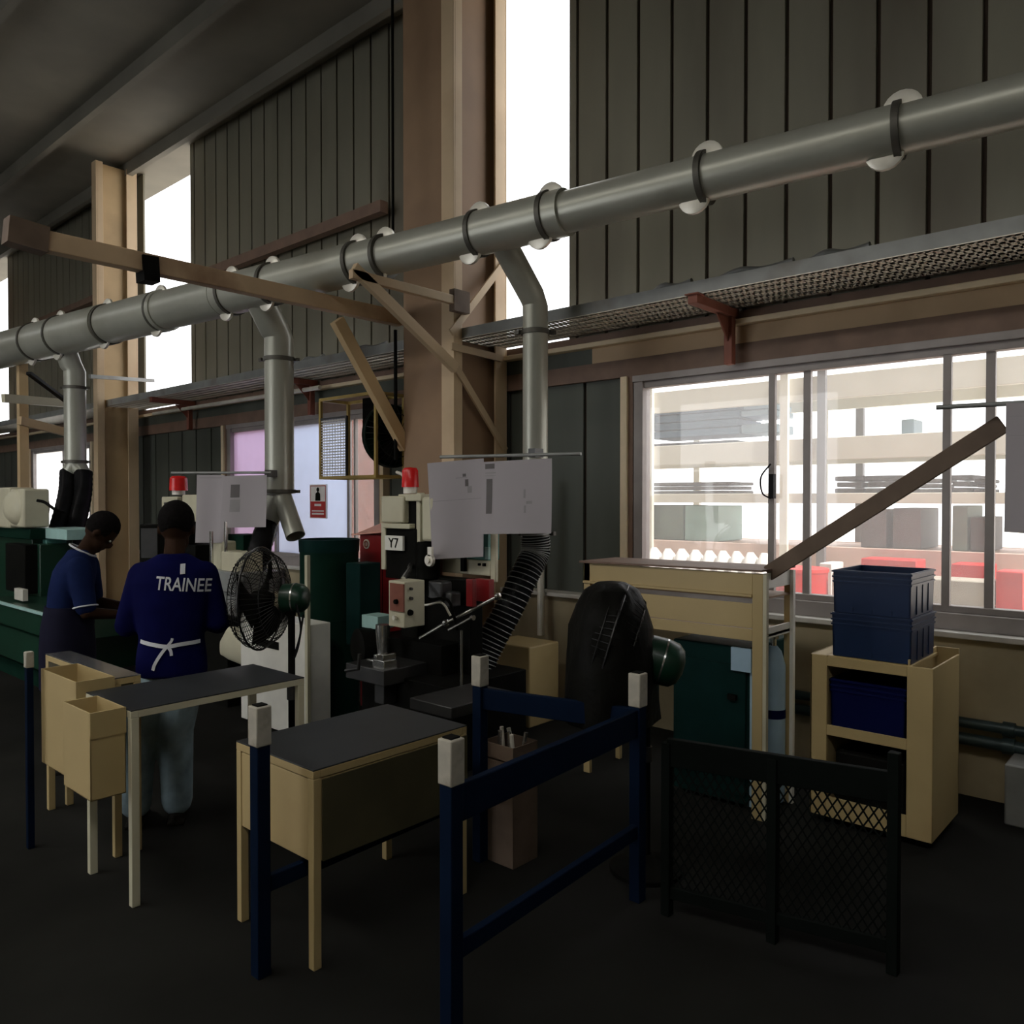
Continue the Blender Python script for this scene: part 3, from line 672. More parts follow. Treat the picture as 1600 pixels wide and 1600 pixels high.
# mesh guard
def mesh_guard():
    a = Vector((-1.74, 2.93, 0)); b = Vector((-.90, 3.12, 0)); t = (b-a).normalized(); L = (b-a).length
    r = thing('mesh_guard', 'low black guard panel of diamond mesh in front of the tan cart', 'guard', (a+b)/2)
    for q in (0, L/2, L): obj('post', MB().bar(a+t*q, a+t*q+Vector((0, 0, .73 if q < L else .82)), .04, .04, (0, 1, 0)), 'fencem', r, bevel=.003)
    obj('top_rail', MB().bar(a+Vector((0, 0, .69)), b+Vector((0, 0, .69)), .03, .115), 'fencem', r, bevel=.003)
    obj('bottom_rail', MB().bar(a+Vector((0, 0, .10)), b+Vector((0, 0, .10)), .03, .05), 'fencem', r, bevel=.003)
    mb = MB(); z0, z1 = .12, .64; H = z1-z0; st = .036; k = -H*.62
    while k < L:
        for sgn in (0, 1):
            s0, s1 = k, k+H*.62
            za, zb = (z0, z1) if not sgn else (z1, z0)
            u0, u1 = max(s0, 0), min(s1, L)
            if u1 > u0:
                f = lambda s: za+(zb-za)*(s-s0)/(s1-s0)
                mb.bar(a+t*u0+Vector((0, 0, f(u0))), a+t*u1+Vector((0, 0, f(u1))), .004, .006)
        k += st
    obj('diamond_mesh', mb, 'fencem', r, smooth=False)
mesh_guard()
# second guard post at the left edge
for (px, py, d, lab) in ((45, 1018, 4.0, 'square guard post with pale cap left of the tan bins'),):
    p = D(px, py, d); t = thing('guard_post', lab, 'post', (p.x, p.y, 0))
    obj('post', MB().box(p.x-.016, p.x+.016, p.y-.016, p.y+.016, 0, p.z-.08), 'blue', t, bevel=.004)
    obj('post_cap', MB().box(p.x-.019, p.x+.019, p.y-.019, p.y+.019, p.z-.08, p.z), 'capw', t, bevel=.005)

# =================== fans ===================
def fan(name, label, c, ax, R, dep, motor_r, motor_l, post, m='green', bagged=False, base=None):
    c = Vector(c); ax = Vector(ax).normalized()   # ax: from cage front to motor
    t = thing(name, label, 'fan', (post[0], post[1], 0) if base is None else base)
    u = ax.orthogonal().normalized(); v = ax.cross(u)
    mb = MB(); n = 56
    for k in range(n):
        q = 2*math.pi*k/n; dr = u*math.cos(q)+v*math.sin(q)
        front = [c-ax*dep*.55+dr*R*.14, c-ax*dep*.52+dr*R*.5, c-ax*dep*.38+dr*R*.85, c+dr*R]
        back = [c+dr*R, c+ax*dep*.38+dr*R*.82, c+ax*dep*.55+dr*R*.45, c+ax*dep*.58+dr*R*.22]
        mb.tube(front, .0022, 4, False); mb.tube(back, .0022, 4, False)
    for (h, rr, th) in ((0, R, .006), (-dep*.40, R*.8, .003), (dep*.40, R*.78, .003), (-dep*.53, R*.45, .003), (dep*.56, R*.42, .003), (-dep*.2, R*.95, .003)):
        mb.ring(c+ax*h, ax, rr, th)
    g = obj('guard_cage', mb, 'wire', t, smooth=False)
    obj('cage_badge', MB().lathe(c-ax*dep*.57, ax, [(0, R*.15), (.01, R*.16)], 20), 'black', g)
    for k in range(3):
        b = MB(); q0 = 2*math.pi*k/3+.3; vs = []; fs = []
        for i in range(6):
            rr = R*(.15+.75*i/5)
            for j in range(5):
                q = q0+(j-2)/4*(.9+.35*i/5); vs.append(c+(u*math.cos(q)+v*math.sin(q))*rr+ax*(j-2)*.022)
        for i in range(5):
            for j in range(4): fs.append((i*5+j, i*5+j+1, (i+1)*5+j+1, (i+1)*5+j))
        b.add(vs, fs); b.add([w_+ax*.003 for w_ in vs], [tuple(reversed(f)) for f in fs]); obj('blade', b, 'black', t)
    obj('hub', MB().lathe(c-ax*.05, ax, [(0, .02), (.01, .045), (.07, .05), (.12, .03)], 20), 'black', t)
    s0 = c+ax*dep*.55
    obj('motor', MB().lathe(s0, ax, [(0, motor_r*.5), (.015, motor_r*.95), (motor_l*.5, motor_r), (motor_l*.78, motor_r*.94), (motor_l*.93, motor_r*.7), (motor_l, motor_r*.3)], 28), m, t, 'green rounded motor housing')
    obj('motor_band', MB().lathe(s0+ax*motor_l*.5, ax, [(0, motor_r*1.012), (.008, motor_r*1.012)], 28), 'chrome', t)
    if base is None:
        p = Vector((post[0], post[1], 0)); top = s0.z-motor_r*.6
        obj('pole', MB().tube([p+Vector((0, 0, .05)), Vector((p.x, p.y, top))], .02, 14), 'black', t)
        obj('yoke', MB().bar(Vector((p.x, p.y, top-.03)), s0+ax*.05-Vector((0, 0, motor_r*.9)), .05, .03), 'black', t)
        obj('base', MB().lathe(p, (0, 0, 1), [(0, .17), (.02, .17), (.05, .06), (.08, .03)], 28), 'black', t)
        obj('height_collar', MB().tube([p+Vector((0, 0, top*.55)), p+Vector((0, 0, top*.55+.07))], .028, 14), 'dkmetal', t)
    if bagged:
        rings = []
        for (z, a_, b_) in ((-.36, .30, .17), (-.28, .335, .20), (-.1, .325, .185), (.08, .29, .165), (.2, .235, .14), (.275, .16, .11), (.31, .09, .07), (.315, .03, .03)):
            rings.append((c+Vector((0, 0, z)), u*a_, None))
        side = Vector((0, 0, 1)).cross(ax).normalized(); a2 = ax.copy(); a2.z = 0; a2.normalize()
        vs = []; fs = []; n = 40; R_ = [(-.34, .30, .225), (-.2, .315, .222), (-.05, .305, .212), (.1, .27, .195), (.2, .22, .165), (.27, .155, .125), (.30, .08, .07), (.305, .02, .02)]
        for (z, A, B) in R_:
            for k in range(n):
                q = 2*math.pi*k/n; f = 1+.035*math.sin(q*7+z*9)+.02*math.sin(q*13-z*20)
                vs.append(c+side*A*f*math.cos(q)*R/.3+a2*B*f*math.sin(q)+Vector((0, 0, z*R/.3)))
        for i in range(len(R_)-1):
            for k in range(n): fs.append((i*n+k, i*n+(k+1) % n, (i+1)*n+(k+1) % n, (i+1)*n+k))
        fs.append(tuple((len(R_)-1)*n+k for k in range(n)))
        obj('plastic_cover', MB().add(vs, fs), 'bag', t, 'black plastic cover over the cage')
    return t
# near fan: cage left, motor right
fan('pedestal_fan', 'pedestal fan with black plastic over its cage, beside the storage rack', D(955, 1008, 3.83), RT*.88-FW*.18+Vector((0, 0, -.26)), .30, .26, .112, .21, D(1010, 1100, 3.76)[:2], bagged=True)
fan('pedestal_fan', 'black caged pedestal fan with green motor standing behind the trainee', D(408, 935, 4.55), RT*.93-FW*.12+Vector((0, 0, .02)), .29, .22, .085, .16, D(456, 1100, 4.5)[:2])
# fan 2 cable
tag(obj('power_cable', MB().tube(spline([D(462, 940, 4.45), D(470, 985, 4.42), D(458, 1030, 4.42), D(466, 1010, 4.4), D(474, 960, 4.42)], 10), .006, 6), 'blackg'), 'looped black cable hanging off the caged pedestal fan', 'cable')
# =================== boxed wall fan ===================
def boxfan():
    Y = 4.72; x0 = W(498, 700, Y).x; x1 = W(584, 700, Y).x; z1 = W(540, 617, Y).z; z0 = W(540, 748, Y).z; y1 = Y+.34
    r = thing('caged_wall_fan', 'black fan inside an ochre box frame on the wall left of the near column', 'fan', ((x0+x1)/2, y1, z0))
    e = .03; mb = MB()
    for x in (x0, x1):
        for y in (Y, y1): mb.box(x, x+e, y, y+e, z0, z1)
    for z in (z0, z1-e):
        for y in (Y, y1): mb.box(x0+e, x1, y, y+e, z, z+e)
        for x in (x0, x1): mb.box(x, x+e, Y+e, y1, z, z+e)
    obj('box_frame', mb, 'yellow', r, bevel=.003)
    xm = x0+(x1-x0)*.5
    mb = MB(); z = z0+.04
    while z < z1-.22: mb.box(x0+e, xm, Y+.008, Y+.013, z, z+.012); z += .028
    for k in range(1, 9): x = x0+e+(xm-x0-e)*k/9; mb.box(x-.002, x+.002, Y+.012, Y+.016, z0+.03, z1-.22)
    obj('wire_mesh', mb, 'grid', r, 'pale wire grid', smooth=False)
    obj('mesh_edge', MB().box(xm, xm+.02, Y, Y+.02, z0+e, z1-.2).box(x0+e, xm, Y, Y+.02, z1-.22, z1-.2), 'dkmetal', r)
    c = Vector((x1-.02, Y+.24, (z0+z1)/2+.0)); ax = Vector((.95, -.15, .03)).normalized(); R = .30
    u = ax.orthogonal().normalized(); v = ax.cross(u)
    mb = MB()
    for k in range(30):
        q = 2*math.pi*k/30; dr = u*math.cos(q)+v*math.sin(q); mb.tube([c+ax*.10+dr*.05, c+ax*.08+dr*R*.7, c+dr*R], .003, 4, False)
    for h, rr in ((0, R), (.08, R*.7), (-.04, R)): mb.ring(c+ax*h, ax, rr, .005)
    obj('guard_cage', mb, 'wire', r, smooth=False)
    obj('shroud', MB().lathe(c-ax*.06, ax, [(0, R*.92), (.0, R*.99), (.07, R*.99), (.07, R*.97), (.01, R*.95)], 32), 'dgreen', r)
    for k in range(4):
        q0 = math.pi/2*k+.4; vs = []
        for i in range(5):
            for j in range(4):
                q = q0+(j-1.5)/3*.7; vs.append(c+(u*math.cos(q)+v*math.sin(q))*R*(.15+.72*i/4)+ax*(j-1.5)*.02)
        fs = [(i*4+j, i*4+j+1, i*4+j+5, i*4+j+4) for i in range(4) for j in range(3)]
        b = MB().add(vs, fs); b.add([w_+ax*.003 for w_ in vs], [tuple(reversed(f)) for f in fs]); obj('blade', b, 'black', r)
    obj('motor', MB().lathe(c-ax*.34, ax, [(0, .08), (.02, .13), (.16, .135), (.26, .10), (.33, .06)], 24).tube([c-ax*.2, c-ax*.2+Vector((0, 0, .42))], .05, 12), 'black', r)
    obj('mount', MB().box(c.x-.38, c.x-.2, c.y-.06, c.y+.08, z1-.3, z1-.02).lathe(c-ax*.22+Vector((0, -.05, .28)), (0, -1, 0), [(0, .06), (.05, .055)], 16), 'black', r)
boxfan()

# =================== machines ===================
def machine_near():
    Y = Yd(650, 5.55)
    r = thing('drilling_machine', 'black and cream drilling machine numbered Y7 with red beacon, under the near drawings', 'machine', (W(650, 800, Y).x, Y+.3, 0))
    P = lambda n, m, *b, bev=.006, lab=None, par=r, **k: obj(n, mkb(*b), m, par, lab, bevel=bev)
    def mkb(*bs):
        mb = MB()
        for q in bs: fb(mb, *q)
        return mb
    P('machine_base', 'black', (565, 700, 1060, 1250, Y-.25, .75, 0.0), (585, 690, 1000, 1062, Y-.05, .5))
    P('upright', 'black', (626, 652, 782, 1010, Y+.05, .22))
    P('upright_edge', 'cream', (650, 656, 770, 905, Y+.04, .05), (622, 658, 772, 783, Y+.02, .2))
    P('spindle_head', 'cream', (595, 630, 775, 817, Y, .25), bev=.012)
    P('head_bracket', 'cream', (595, 602, 817, 890, Y+.02, .04), (598, 640, 818, 826, Y, .2))
    P('spindle_body', 'black', (602, 650, 826, 905, Y+.03, .22))
    P('number_plate', 'white', (601, 629, 837, 860, Y+.0, .02), bev=.002)
    z = W(615, 849, Y); tc = bpy.data.curves.new('plate_number', 'FONT'); tc.body = 'Y7'; tc.size = .10; tc.extrude = .001; tc.align_x = 'CENTER'; tc.align_y = 'CENTER'
    to = bpy.data.objects.new('tmp', tc); COL.objects.link(to); bpy.context.view_layer.update()
    me = bpy.data.meshes.new_from_object(to.evaluated_get(bpy.context.evaluated_depsgraph_get())); COL.objects.unlink(to)
    mb = MB(); R = Matrix.Rotation(math.pi/2, 4, 'X')
    mb.add([R @ v.co + Vector((z.x, Y-.003, z.z)) for v in me.vertices], [tuple(p.vertices) for p in me.polygons]); obj('plate_number', mb, 'black', r, smooth=False)
    # cream motor cover and black motor
    c = W(671, 810, Y+.1); 
    P('motor_cover', 'cream', (658, 676, 776, 846, Y+.02, .09), bev=.02)
    a = W(669, 905, Y+.1); b_ = W(669, 846, Y+.1)
    obj('motor', MB().lathe((a.x, a.y, a.z), (0, 0, 1), [(0, .07), (.01, .085), ((b_-a).length-.01, .085), ((b_-a).length, .07)], 24), 'black', r)
    q = W(678, 875, Y-.0); obj('motor_label', MB().lathe((q.x, q.y-.03, q.z), (0, -1, 0), [(0, .045), (.02, .04), (.02, .02), (.035, .02)], 16).box(q.x-.01, q.x+.03, q.y-.05, q.y-.03, q.z+.03, q.z+.09), 'lug', r, 'pale cable gland')
    # beacon
    q = W(641, 771, Y+.14)
    bc = obj('beacon', MB().lathe((q.x, q.y, q.z), (0, 0, 1), [(0, .05), (.045, .05)], 20), 'white', r, 'white beacon foot')
    obj('lens', MB().lathe((q.x, q.y, q.z+.045), (0, 0, 1), [(0, .062), (.12, .058), (.14, .045), (.145, .01)], 24), 'redlens', bc)
    obj('beacon_arm', MB().tube(spline([(q.x, q.y, q.z+.02), (q.x-.10, q.y+.02, q.z+.13), (q.x-.22, q.y+.06, q.z+.16)], 8), .012, 8), 'lug', r)
    # cream rear cabinet with teal front
    P('rear_cabinet', 'cream', (690, 766, 874, 897, Y+.25, .08), (766, 774, 826, 910, Y+.24, .03))
    P('rear_panel', 'teal', (690, 762, 832, 874, Y+.28, .12))
    P('rear_panel_edge', 'turq', (757, 763, 855, 874, Y+.245, .02), bev=.002)
    P('cabinet_knob', 'black', (753, 757, 880, 885, Y+.235, .02), (746, 749, 880, 884, Y+.235, .02), (719, 725, 866, 893, Y+.22, .03), bev=.003)
    P('lower_body', 'black', (655, 735, 903, 1060, Y+.12, .12), (640, 720, 1000, 1120, Y+.1, .35))
    P('belt_guard', 'red', (728, 738, 905, 948, Y+.0, .04), (742, 764, 905, 940, Y+.1, .05), bev=.004)
    P('casting', 'dkmetal', (668, 690, 908, 940, Y-.05, .1), (690, 705, 925, 950, Y-.02, .1), bev=.015)
    # control box
    cb = P('control_box', 'cream', (607, 632, 908, 980, Y-.42, .17), lab='cream control box with red-brown face')
    obj('box_face', fb(MB(), 609, 630, 912, 955, Y-.43, .012), 'redox', cb)
    for px, py, rr, m in ((641, 920, .010, 'dkmetal'), (641, 935, .012, 'dkmetal'), (640, 957, .020, 'black'), (-618, 965, .016, 'lug'), (-620, 940, .016, 'black')):
        if px < 0: q = W(-px, py, Y-.43); ax_ = (0, -1, 0)
        else: q = WX(px, py, W(632, 940, Y-.42).x); ax_ = (1, 0, 0)
        obj('push_button', MB().lathe(q, ax_, [(0, rr), (.018, rr*.9)], 12), m, cb)
    obj('box_arm', MB().tube([W(630, 905, Y-.3), W(640, 890, Y-.1), W(642, 880, Y+.1)], .018, 8), 'chrome', r)
    # table, vice, chuck
    P('work_table', 'dkmetal', (540, 600, 1042, 1066, Y-.42, .4), (585, 600, 1062, 1100, Y-.35, .2))
    cq = W(598, 985, Y-.2)
    obj('spindle', MB().lathe((cq.x, cq.y, cq.z-.30), (0, 0, 1), [(0, .008), (.12, .01), (.12, .035), (.22, .045), (.30, .05), (.34, .05)], 20), 'chrome', r)
    obj('housing_disc', MB().lathe(W(580, 1010, Y-.12), (-.3, -1, 0), [(0, .13), (.10, .135), (.12, .10)], 28), 'black', r)
    vq = W(602, 1035, Y-.34)
    obj('vice', MB().box(vq.x-.07, vq.x+.05, vq.y-.05, vq.y+.06, vq.z-.05, vq.z+.02).box(vq.x-.06, vq.x-.03, vq.y-.05, vq.y+.06, vq.z+.02, vq.z+.05).box(vq.x+.02, vq.x+.04, vq.y-.05, vq.y+.06, vq.z+.02, vq.z+.06).tube([vq+Vector((-.16, -.02, 0)), vq+Vector((-.06, -.02, 0))], .01, 8), 'chrome', r, bevel=.004)
    obj('locking_lever', MB().tube([D(540, 1048, 5.1), D(560, 1045, 5.05), D(562, 1022, 5.05)], .012, 8), 'dkmetal', r)
    # arm levers
    a, b = D(697, 974, 5.3), D(778, 932, 5.2)
    obj('feed_lever', MB().tube([a, b], .013, 10).lathe(b-Vector((.02, 0, 0)), (1, 0, 0), [(0, .01), (.01, .024), (.03, .024), (.04, .01)], 12).lathe(a-Vector((.02, 0, 0)), (1, 0, 0), [(0, .01), (.01, .026), (.03, .026), (.04, .01)], 12), 'chrome', r)
    obj('feed_lever', MB().tube([D(692, 976, 5.3), D(655, 998, 5.25)], .011, 10), 'chrome', r)
    obj('feed_lever', MB().tube([D(737, 965, 5.25), D(700, 985, 5.2)], .009, 10).lathe(D(737, 965, 5.25), (1, 0, 0), [(0, .018), (.02, .018)], 10), 'chrome', r)
    obj('coolant_pipe', MB().tube(spline([D(654, 928, 5.4), D(662, 945, 5.35), D(690, 942, 5.3), D(704, 962, 5.3)], 10), .008, 8), 'lug', r)
    obj('coolant_pipe', MB().tube(spline([D(652, 905, 5.4), D(668, 935, 5.3), D(700, 938, 5.25), D(715, 985, 5.25)], 10), .010, 8), 'black', r)
    obj('stop_rod', MB().tube([D(721, 985, 4.9), D(721, 1075, 4.9)], .008, 8), 'chrome', r)
    P('pump_block', 'turq', (565, 590, 962, 982, Y-.1, .15), bev=.004)
    P('side_table', 'dkmetal', (640, 705, 1098, 1116, Y-.75, .5))
machine_near()

# green drum shaped tank and red press cabinet
Y = Yd(513, 6.4); a = W(515, 1000, Y); z1 = W(513, 842, Y).z
r = thing('coolant_tank', 'dark green round tank standing left of the drilling machine', 'tank', (a.x, a.y, 0))
obj('body', MB().lathe((a.x, a.y, .0), (0, 0, 1), [(0, .23), (z1-.10, .23), (z1-.10, .225)], 40), 'dgreen', r)
obj('rim', MB().lathe((a.x, a.y, z1-.10), (0, 0, 1), [(0, .235), (.10, .24), (.10, .225), (.03, .22)], 40), 'tealdark', r)
obj('seam_band', MB().lathe((a.x, a.y, z1*.55), (0, 0, 1), [(0, .234), (.02, .234)], 40), 'dgreen', r)
obj('side_box', fb(MB(), 540, 562, 880, 1010, Y-.1, .2), 'tealdark', r, bevel=.01)
Y = 4.18; x0, x1 = W(562, 850, Y).x, W(625, 850, Y).x; z1 = W(590, 836, Y).z
r = thing('red_cabinet', 'tall dark red cabinet with sloping salmon roof behind the drilling machine', 'cabinet', ((x0+x1)/2, Y+.2, 0))
obj('body', MB().box(x0, x1, Y, Y+.42, 0, z1), 'red', r, bevel=.006)
obj('roof', MB().prism([(x0-.06, Y-.04, z1-.01), (x1, Y-.04, z1+.04), (x1, Y+.2, z1+.27), (x1-.05, Y+.42, z1+.28), (x0-.02, Y+.45, z1)], (0, 0, .012)), 'pink', r, 'salmon roof plate')
q = W(573, 850, Y-.002); obj('round_badge', MB().lathe(q, (0, -1, 0), [(0, .04), (.006, .04)], 20), 'posterw', r).data.materials[0] = M['lug']
obj('badge_mark', MB().ring(Vector(q)+Vector((0, -.008, 0)), (0, 1, 0), .025, .005, 20).bar(Vector(q)+Vector((0, -.008, -.03)), Vector(q)+Vector((0, -.008, .03)), .008), 'redox', r)
obj('door_line', MB().box(x0+.30, x0+.305, Y-.003, Y, .1, z1-.05), 'black', r)

# white cabinet in front of tank
Y = Yd(425, 6.0)
r = thing('white_cabinet', 'white sheet metal machine cabinet behind the caged pedestal fan', 'cabinet', (W(428, 1000, Y).x, Y+.2, 0))
x0, x1 = W(376, 1000, Y).x, W(480, 1000, Y).x; z1 = W(430, 968, Y).z
obj('body', MB().box(x0, x1, Y, Y+.20, .02, z1), 'white', r, bevel=.006)
obj('corner_trim', MB().box(x1-.02, x1+.012, Y-.006, Y+.02, .02, z1+.5), 'cream', r)
obj('top_casting', MB().loft([(W(345, 1012, Y+.1)+Vector((0, 0, .0)), (.02, 0, 0), (0, 0, .06)), (W(360, 1005, Y+.1), (.02, .05, 0), (0, 0, .14)), (W(385, 1010, Y+.1), (.02, .08, 0), (0, 0, .16)), (W(410, 1020, Y+.1), (.02, .05, 0), (0, 0, .10))], 20), 'cream', r)
obj('opening', fb(MB(), 400, 435, 1000, 1012, Y-.004, .01), 'black', r)
# middle machine (behind the trainee)
def machine_mid():
    Y = Yd(300, 7.4)
    r = thing('drilling_machine', 'cream drilling machine with red beacon behind the trainee, half hidden by drawings', 'machine', (W(300, 800, Y).x, Y+.3, 0))
    def P(n, m, *bs, bev=.006, lab=None):
        mb = MB()
        for q in bs: fb(mb, *q)
        return obj(n, mb, m, r, lab, bevel=bev)
    P('upright', 'black', (276, 286, 775, 850, Y+.05, .2), (255, 305, 850, 1020, Y+.1, .4))
    P('head', 'cream', (252, 276, 776, 822, Y, .25), (284, 308, 773, 815, Y, .25), bev=.012)
    P('head_panel', 'dkmetal', (256, 268, 785, 810, Y-.01, .02), bev=.002)
    q = W(279, 773, Y+.1)
    bc = obj('beacon', MB().lathe((q.x, q.y, q.z), (0, 0, 1), [(0, .06), (.04, .06)], 20), 'white', r)
    obj('lens', MB().lathe((q.x, q.y, q.z+.04), (0, 0, 1), [(0, .085), (.12, .08), (.14, .06), (.145, .01)], 24), 'redlens', bc)
    P('gearbox', 'cream', (328, 378, 855, 880, Y+.1, .3), (330, 352, 845, 900, Y, .2), (345, 378, 862, 900, Y-.05, .2), bev=.015)
    P('gearbox_cover', 'dgreen', (356, 380, 835, 860, Y+.1, .2))
    P('machine_bed', 'tray', (325, 380, 893, 925, Y-.1, .4), (330, 372, 925, 960, Y-.05, .3))
    P('machine_base', 'black', (250, 355, 958, 1095, Y-.15, .6))
    P('stop_lever', 'chrome', (327, 330, 830, 900, Y-.1, .02), (350, 352, 815, 862, Y-.1, .02), bev=.002)
machine_mid()
p = D(238, 848, 6.0)
r = thing('machine_screen', 'dark box-shaped control panel on a post left of the trainee head', 'panel', (p.x, p.y, 0))
obj('screen_body', MB().box(-.075, .075, -.05, .05, -.15, .14).xf(Matrix.Translation(p) @ Matrix.Rotation(YAW, 4, 'Z')), 'black', r, bevel=.01)
obj('post', MB().tube([(p.x, p.y, 0), (p.x, p.y, p.z-.15)], .03, 12), 'black', r)
obj('screen_face', MB().box(-.06, .06, -.053, -.05, -.11, .11).xf(Matrix.Translation(p) @ Matrix.Rotation(YAW, 4, 'Z')), 'dkmetal', r)
# far left machine
def machine_far():
    Y = Yd(55, 8.3)
    r = thing('milling_machine', 'green and cream machine at far left behind the bowed worker', 'machine', (W(50, 800, Y).x, Y+.3, 0))
    def P(n, m, *bs, bev=.01, lab=None):
        mb = MB()
        for q in bs: fb(mb, *q)
        return obj(n, mb, m, r, lab, bevel=bev)
    P('head', 'cream', (-25, 14, 762, 824, Y-.1, .25), (15, 36, 764, 824, Y-.1, .25), bev=.02)
    c = W(66, 792, Y+.15)
    obj('pulley_cover', MB().lathe(c-Vector((.0, .2, 0)), (.35, -1, 0), [(-.2, .17), (.05, .19), (.10, .15), (.12, .08)], 32), 'cream', r)
    obj('cable', MB().tube(spline([W(58, 782, Y-.2), W(70, 785, Y-.15), W(86, 796, Y-.1), W(100, 800, Y)], 8), .015, 8), 'black', r)
    P('column_body', 'green', (-25, 50, 826, 960, Y, .4), (50, 62, 850, 960, Y, .3))
    P('head_skirt', 'dgreen', (-25, 46, 824, 840, Y-.05, .3))
    P('table_plate', 'turq', (56, 104, 826, 842, Y+.1, .4), bev=.005)
    P('cross_slide', 'teal', (60, 72, 842, 870, Y+.1, .2), (38, 70, 845, 905, Y+.15, .15))
    P('bed', 'green', (-30, 95, 952, 985, Y-.45, .8), (-30, 88, 985, 1035, Y-.4, .7))
    P('bed_edge', 'turq', (-30, 72, 946, 950, Y-.47, .03), bev=.002)
    P('black_panel', 'black', (8, 38, 850, 925, Y-.12, .13))
    P('limit_switch', 'lug', (22, 35, 920, 938, Y-.3, .05), bev=.004)
    P('machine_base', 'dgreen', (-30, 80, 1035, 1090, Y-.3, .6))
machine_far()
# small green part bin under the machine_far side
# parts basket inside the navy barrier
p = D(797, 1150, 3.9)
r = thing('parts_basket', 'small rusty basket of bright metal offcuts inside the navy barrier', 'basket', (p.x, p.y, 0))
obj('basket_body', MB().box(p.x-.10, p.x+.10, p.y-.09, p.y-.085, .0, p.z-.02).box(p.x-.10, p.x+.10, p.y+.085, p.y+.09, .0, p.z-.02).box(p.x-.10, p.x-.095, p.y-.09, p.y+.09, 0, p.z-.02).box(p.x+.095, p.x+.10, p.y-.09, p.y+.09, 0, p.z-.02).box(p.x-.1, p.x+.1, p.y-.09, p.y+.09, p.z-.10, p.z-.09), 'rust', r, bevel=.002)
for k in range(6):
    rnd = random.Random(k); q = Vector((p.x-.07+.028*k, p.y+rnd.uniform(-.04, .04), p.z-.088+rnd.uniform(0, .01)))
    e = Vector((rnd.uniform(-.02, .02), rnd.uniform(-.02, .02), .12))
    tag(obj('metal_offcut', MB().tube([q, q+e*.9], .010, 10), 'chrome' if k % 2 else 'lug'), ['first', 'second', 'third', 'fourth', 'fifth', 'sixth'][k]+' bright metal bar from the left in the rusty basket', 'metal bar', 'offcuts in the rusty basket')
# masonry stub box on the floor below the ribbed hose
p = W(830, 1000, 4.9)
tag(obj('carton', MB().box(p.x-.22, p.x+.22, 4.62, 4.98, .0, .62), 'tan', bevel=.01), 'dirty tan carton-like bin by the wall under the ribbed hose', 'bin')
# bench worktop strip behind guard frame (machine tray)
p = D(630, 1110, 4.4)

# =================== outside yard ===================
OY = 8.0
struct('ground', MB().box(-60, 40, 5.6, 60, -.35, -.12), 'outg')
struct('wall_exterior', MB().box(-11.6, -7.9, 7.4, 7.5, -.1, 3.4), 'salmonwall')
rk = thing('storage_racking', 'long cream storage racking standing in the yard outside the big window', 'racking', (-2.5, OY+.5, -.12))
lev = [(1.28, .26, 'pinkbeam'), (1.81, .10, 'outc'), (2.36, .22, 'outc'), (2.98, .24, 'outc')]
for z, h, m in lev:
    obj('shelf_beam', MB().box(-7.5, 3.0, OY, OY+.06, z-h, z).box(-7.5, 3.0, OY+1.0, OY+1.06, z-h, z), m, rk, bevel=.005)
    obj('deck', MB().box(-7.5, 3.0, OY+.06, OY+1.0, z-.03, z-.005), m, rk)
for x in (-7.5, -4.98, -3.38, -3.0, -.6, 1.6, 2.95):
    obj('upright', MB().box(x-.04, x+.04, OY-.05, OY+.0, -.12, 3.1).box(x-.04, x+.04, OY+1.06, OY+1.12, -.12, 3.1), 'outc' if x != -3.0 else 'ogy', rk)
def ob(name, label, cat, px0, px1, pt, z0, m, dy=.6, group=None, y=OY+.1, bev=.01, n=1):
    xa = W(px0, pt, y).x; xb = W(px1, pt, y).x; z1 = W((px0+px1)/2, pt, y).z
    mb = MB()
    if n == 1: mb.box(xa, xb, y, y+dy, z0, z1)
    else:
        for k in range(n):
            za = z0+(z1-z0)*k/n; mb.box(xa+.02*(k % 2), xb-.02*(k % 2), y, y+dy, za, za+(z1-z0)/n-.012)
    return tag(obj(name, mb, m, bevel=bev), label, cat, group)
z2 = 2.36
ob('slate_crate', 'long slate-blue slatted crate on the outdoor racking, left end', 'crate', 1012, 1155, 632, z2+.10, 'obl', n=4)
ob('slate_crate', 'open pale blue tray crate on the outdoor racking beside the slatted one', 'crate', 1158, 1204, 628, z2+.28, 'lightblue', n=2)
ob('slate_crate', 'lower pale blue drawer crate under the open tray crate outdoors', 'crate', 1158, 1204, 662, z2+.10, 'lightblue', n=1)
ob('pallet', 'grey pallet under the long slate-blue crate outdoors', 'pallet', 1008, 1150, 689, z2+.0, 'ogy', n=2)
z3 = 1.81
ob('stock_pile', 'flat dark bar stock on the middle outdoor shelf, left', 'bar stock', 1000, 1140, 752, z3, 'ogy', n=3)
ob('green_bin', 'grey-green bin on the low outdoor shelf, left of its twin', 'bin', 1000, 1068, 789, 1.28, 'ogr')
ob('green_bin', 'pale green bin on the low outdoor shelf, in front of the big window', 'bin', 1070, 1122, 790, 1.28, 'turq')
for k, (a, b, t_, m) in enumerate(((1304, 1350, 742, 'odk'), (1352, 1410, 741, 'odk'), (1412, 1470, 746, 'ogy'), (1484, 1520, 740, 'odk'), (1522, 1540, 746, 'odk'))):
    ob('scrap_heap', ['heap of dark castings at the left of the middle outdoor shelf', 'broad dark castings heap right of the first one outdoors', 'grey stock just behind the sloping bar outdoors', 'brown-black stock near the right window bar outdoors', 'small dark stock beside the rightmost window bar outdoors'][k], 'castings', a, b, t_, z3, m, n=3)
